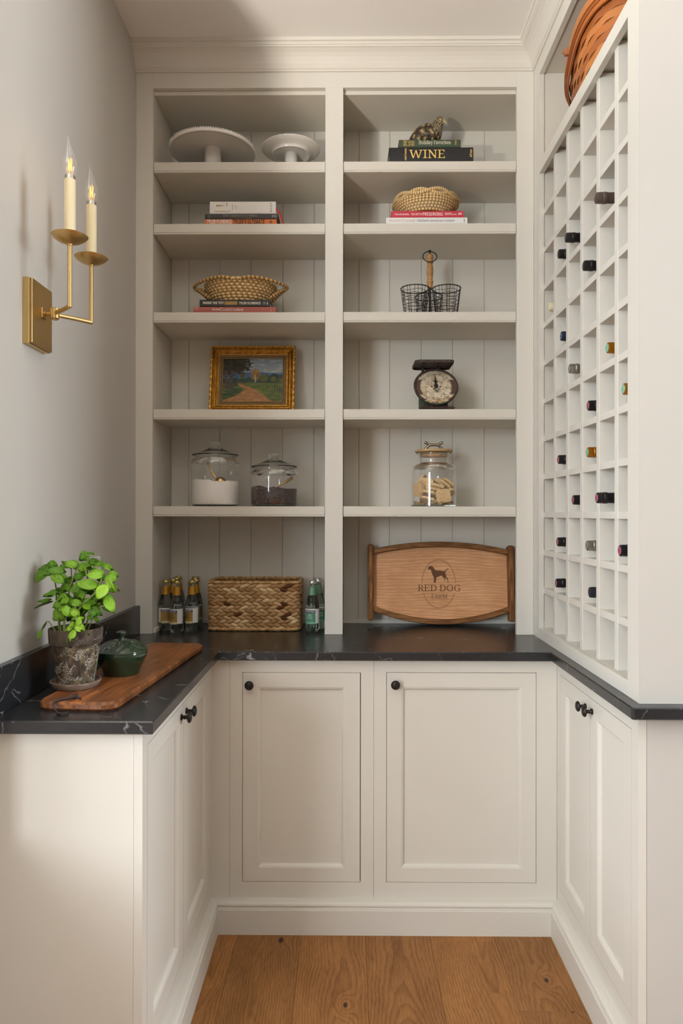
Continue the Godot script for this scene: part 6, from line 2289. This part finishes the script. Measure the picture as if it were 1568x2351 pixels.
# ---------------------------------------------------------------- wine bottles lying in the rack
func build_wine() -> void:
	var colz := [0.0, -2.455, -2.3222, -2.1853, -2.0481, -1.9114, -1.776]
	var dark := mat(c8(26, 34, 28), 0.12, 0.0, 0.5)
	# column, row from below, tip, capsule, seal, label
	var L := [
		[5, 9, 0.676, "taupe", "", "wine bottle with long grey-brown capsule, the highest neck showing in the rack"],
		[3, 9, 0.6796, "black", "", "wine bottle with plain black capsule, just below and left of the grey-brown one"],
		[2, 9, 0.6977, "black", "", "wine bottle with short plain black capsule, highest in the second column from the corner"],
		[4, 8, 0.6888, "black", "", "wine bottle with plain black capsule, a row below the other high black ones"],
		[1, 8, 0.7048, "cream", "", "wine bottle with cream-white capsule in the column beside the bookcase"],
		[2, 7, 0.7059, "navy", "", "wine bottle with navy blue printed capsule"],
		[5, 6, 0.7069, "gold", "green", "wine bottle with gold capsule and green seal, the highest of the gold ones"],
		[3, 6, 0.6906, "silver", "", "wine bottle with silver capsule in the middle rows of the rack"],
		[6, 5, 0.6978, "gold", "green", "wine bottle with gold capsule, half hidden by the rack's front post"],
		[4, 5, 0.7019, "black", "red", "wine bottle with black capsule and red seal, next above the lowest gold one"],
		[4, 4, 0.6994, "gold", "green", "wine bottle with gold capsule and green seal, the lowest of the gold ones"],
		[2, 4, 0.6975, "black", "red", "wine bottle with black capsule and red seal, level with the lowest gold one"],
		[3, 3, 0.7021, "black", "red", "wine bottle with short black capsule and red seal, left of the long-necked one"],
		[5, 3, 0.6786, "black", "red", "wine bottle with long black capsule and red seal sticking far out"],
		[2, 2, 0.6947, "black", "red", "wine bottle with black capsule and red seal, left of the lower silver one"],
		[4, 2, 0.6982, "silver", "", "wine bottle with silver capsule in the lower rows of the rack"],
		[6, 2, 0.6885, "black", "red", "wine bottle with black capsule and red seal, lowest beside the rack's front post"],
		[2, 1, 0.6905, "black", "red", "wine bottle with black capsule and red seal, the lowest red-sealed one"],
		[4, 1, 0.7058, "ink", "", "wine bottle with blunt blue-black capsule, the lowest in the rack"]]
	var cap := {"taupe": mat(c8(92, 78, 70), 0.35, 0.3), "black": mat(c8(26, 25, 27), 0.35, 0.1), "cream": mat(c8(226, 220, 186), 0.45), "navy": mat(c8(34, 46, 76), 0.35, 0.2), "gold": mat(c8(188, 124, 36), 0.32, 0.75), "silver": mat(c8(168, 164, 156), 0.32, 0.85), "ink": mat(c8(32, 32, 42), 0.45)}
	var seal := {"green": mat(c8(122, 190, 156), 0.4), "red": mat(c8(150, 62, 88), 0.45)}
	for b in L:
		var o := thing("wine_bottle", b[5], "wine bottle", Vector3(b[2] + 0.295, 0.9526 + 0.1362 * b[1] + (0.0063 if b[1] > 0 else 0.0) + 0.0372, colz[b[0]]), 0, "wine bottles lying in the rack")
		o.rotation.z = PI / 2
		var g := Geo.new()
		g.lathe([Vector2(0, 0.006), Vector2(0.030, 0), Vector2(0.0355, 0.003), Vector2(0.0370, 0.010), Vector2(0.0370, 0.185), Vector2(0.0345, 0.200), Vector2(0.026, 0.214), Vector2(0.0175, 0.226), Vector2(0.0142, 0.240), Vector2(0.0136, 0.290), Vector2(0, 0.291)], 30, 50)
		obj("bottle", g, dark, o)
		g = Geo.new()
		if b[3] == "ink" or b[3] == "navy":
			g.lathe([Vector2(0.0150, 0.225), Vector2(0.0150, 0.262), Vector2(0.0158, 0.266), Vector2(0.0160, 0.287), Vector2(0.0150, 0.2935), Vector2(0.011, 0.295), Vector2(0, 0.2952)], 30, 50)
		else:
			g.lathe([Vector2(0.0158, 0.232), Vector2(0.0148, 0.245), Vector2(0.0143, 0.2640), Vector2(0.0150, 0.2665), Vector2(0.0158, 0.2690), Vector2(0.0158, 0.2765), Vector2(0.0150, 0.2785), Vector2(0.0146, 0.2795), Vector2(0.0152, 0.2815), Vector2(0.0152, 0.2860), Vector2(0.0147, 0.2878), Vector2(0.0150, 0.2895), Vector2(0.0146, 0.2935), Vector2(0.0125, 0.2950), Vector2(0, 0.2952)], 30, 35)
		var k := obj("capsule", g, cap[b[3]], o)
		part_label(k, b[3] + " foil capsule")
		g = Geo.new()
		var sm: Material = seal.get(b[4], null)
		if sm != null:
			g.lathe([Vector2(0, 0.2951), Vector2(0.0112, 0.2951), Vector2(0.0112, 0.2957), Vector2(0, 0.2957)], 26)
			part_label(obj("seal", g, sm, k), b[4] + " seal on the end")
			g = Geo.new()
			g.lathe([Vector2(0.0072, 0.2957), Vector2(0.0078, 0.2957), Vector2(0.0078, 0.2960), Vector2(0.0072, 0.2960)], 24)
			obj("seal_ring", g, mat(c8(214, 210, 200), 0.5), k)
		elif b[3] == "silver" or b[3] == "navy":
			g.lathe([Vector2(0.0070, 0.2951), Vector2(0.0085, 0.2951), Vector2(0.0085, 0.2958), Vector2(0.0070, 0.2958)], 24)
			obj("seal_ring", g, mat(c8(206, 206, 210), 0.4, 0.4), k)


# ---------------------------------------------------------------- woven splint basket in the cubby above the rack
func build_picnic_basket() -> void:
	var c := thing("splint_basket", "large orange-brown woven wood splint basket in the cubby above the wine rack", "basket", Vector3(0.83, 2.6266, -2.17), -0.19)
	var A := 0.305
	var B := 0.128
	var H := 0.150
	var tones := [mat(c8(178, 104, 48), 0.5), mat(c8(160, 90, 40), 0.5), mat(c8(188, 118, 60), 0.5)]
	var pt := func(a: float, y: float, o: float) -> Vector3:    # y from 0 (bottom) to 1 (rim)
		var k := 0.70 + 0.30 * pow(clampf(y, 0.0, 1.0), 0.62)
		var ca := cos(a)
		var sa := sin(a)
		var n := 2.6
		var r := 1.0 / pow(pow(absf(ca), n) + pow(absf(sa), n), 1.0 / n)
		return Vector3((B * k + o) * r * sa, y * H, (A * k + o) * r * ca)
	var ns := 34
	for i in ns:                                                 # upright stakes
		var a := TAU * i / ns
		var g := Geo.new()
		var row0 := []
		var da := 0.074
		for side in 2:
			for j in 13:
				var y := j / 12.0
				var off := -0.0012 + 0.0022 * sin(PI * (y * 8.0 + i))
				var p0: Vector3 = pt.call(a - da, y, off)
				var p1: Vector3 = pt.call(a + da, y, off)
				var nn: Vector3 = (pt.call(a, y, 0.01) - pt.call(a, y, 0.0)).normalized()
				if side == 1:
					p0 -= nn * 0.0014
					p1 -= nn * 0.0014
					nn = -nn
				row0.append([g.pt(p0, nn), g.pt(p1, nn)])
		for side in 2:
			for j in 12:
				var u = row0[side * 13 + j]
				var w = row0[side * 13 + j + 1]
				g.quad(u[0], u[1], w[1], w[0])
		obj("stake", g, tones[i % 3], c)
	var rows := 8
	for r in rows:                                               # weavers, over and under
		var g := Geo.new()
		var n := 204
		var y0 := (r + 0.06) / rows
		var y1 := (r + 0.94) / rows
		var ids := []
		for i in n + 1:
			var a := TAU * i / n
			var off := 0.0022 * cos(a * ns * 0.5 + PI * r)
			var nn: Vector3 = (pt.call(a, 0.5, 0.01) - pt.call(a, 0.5, 0.0)).normalized()
			var p0: Vector3 = pt.call(a, y0, off)
			var p1: Vector3 = pt.call(a, y1, off)
			ids.append([g.pt(p0 + nn * 0.0007, nn), g.pt(p1 + nn * 0.0007, nn), g.pt(p1 - nn * 0.0007, -nn), g.pt(p0 - nn * 0.0007, -nn)])
		for i in n:
			var u = ids[i]
			var w = ids[i + 1]
			g.quad(u[0], u[1], w[1], w[0])
			g.quad(u[2], u[3], w[3], w[2])
			g.quad(u[1], u[2], w[2], w[1])
			g.quad(u[3], u[0], w[0], w[3])
		obj("weaver", g, tones[(r * 2 + 1) % 3], c)
	for e in [[0.006, 0.93, 0], [0.0095, 1.02, 1]]:               # outer rim bands
		var g := Geo.new()
		var pa := []
		for i in 120:
			pa.append(pt.call(TAU * i / 120.0, 1.0, e[0]) + Vector3(0, (e[1] - 1.0) * H, 0))
		g.sweep([Vector2(-0.003, -0.010), Vector2(0.003, -0.010), Vector2(0.0035, 0.0), Vector2(0.003, 0.009), Vector2(-0.003, 0.009)], pa, Vector3.UP, true)
		obj("rim_band", g, tones[e[2]], c)
	var g := Geo.new()                                            # swing handle folded down along the rim
	var hp := []
	for i in 61:
		var a := -PI * 0.5 - PI * 0.5 + PI * i / 60.0
		hp.append(pt.call(a, 1.0, 0.0155) + Vector3(0, 0.013, 0))
	g.sweep([Vector2(-0.002, -0.011), Vector2(0.002, -0.011), Vector2(0.002, 0.011), Vector2(-0.002, 0.011)], hp, Vector3.UP)
	obj("swing_handle", g, tones[2], c)
	for a: float in [-PI * 0.5 + 0.1, -PI * 0.92]:
		g = Geo.new()
		var p: Vector3 = pt.call(a, 1.0, 0.013)
		var nn: Vector3 = (pt.call(a, 1.0, 0.02) - pt.call(a, 1.0, 0.0)).normalized()
		g.xf = Transform3D(Basis(Quaternion(Vector3.UP, nn)), p + Vector3(0, 0.012, 0))
		g.box(Vector3(0, 0.008, 0), Vector3(0.020, 0.018, 0.016), 0.002)
		g.lathe([Vector2(0, 0.017), Vector2(0.005, 0.017), Vector2(0.005, 0.021), Vector2(0.003, 0.022), Vector2(0, 0.022)], 14)
		obj("hinge_tab", g, mat(c8(160, 106, 66), 0.6), c)
	g = Geo.new()
	var rr := []
	for i in 60:
		var q: Vector3 = pt.call(TAU * i / 60.0, 0.0, 0.0)
		rr.append(Vector2(q.x, q.z))
	g.slab(rr, 0.0005, 0.004, 0.001)
	obj("bottom", g, tones[1], c)
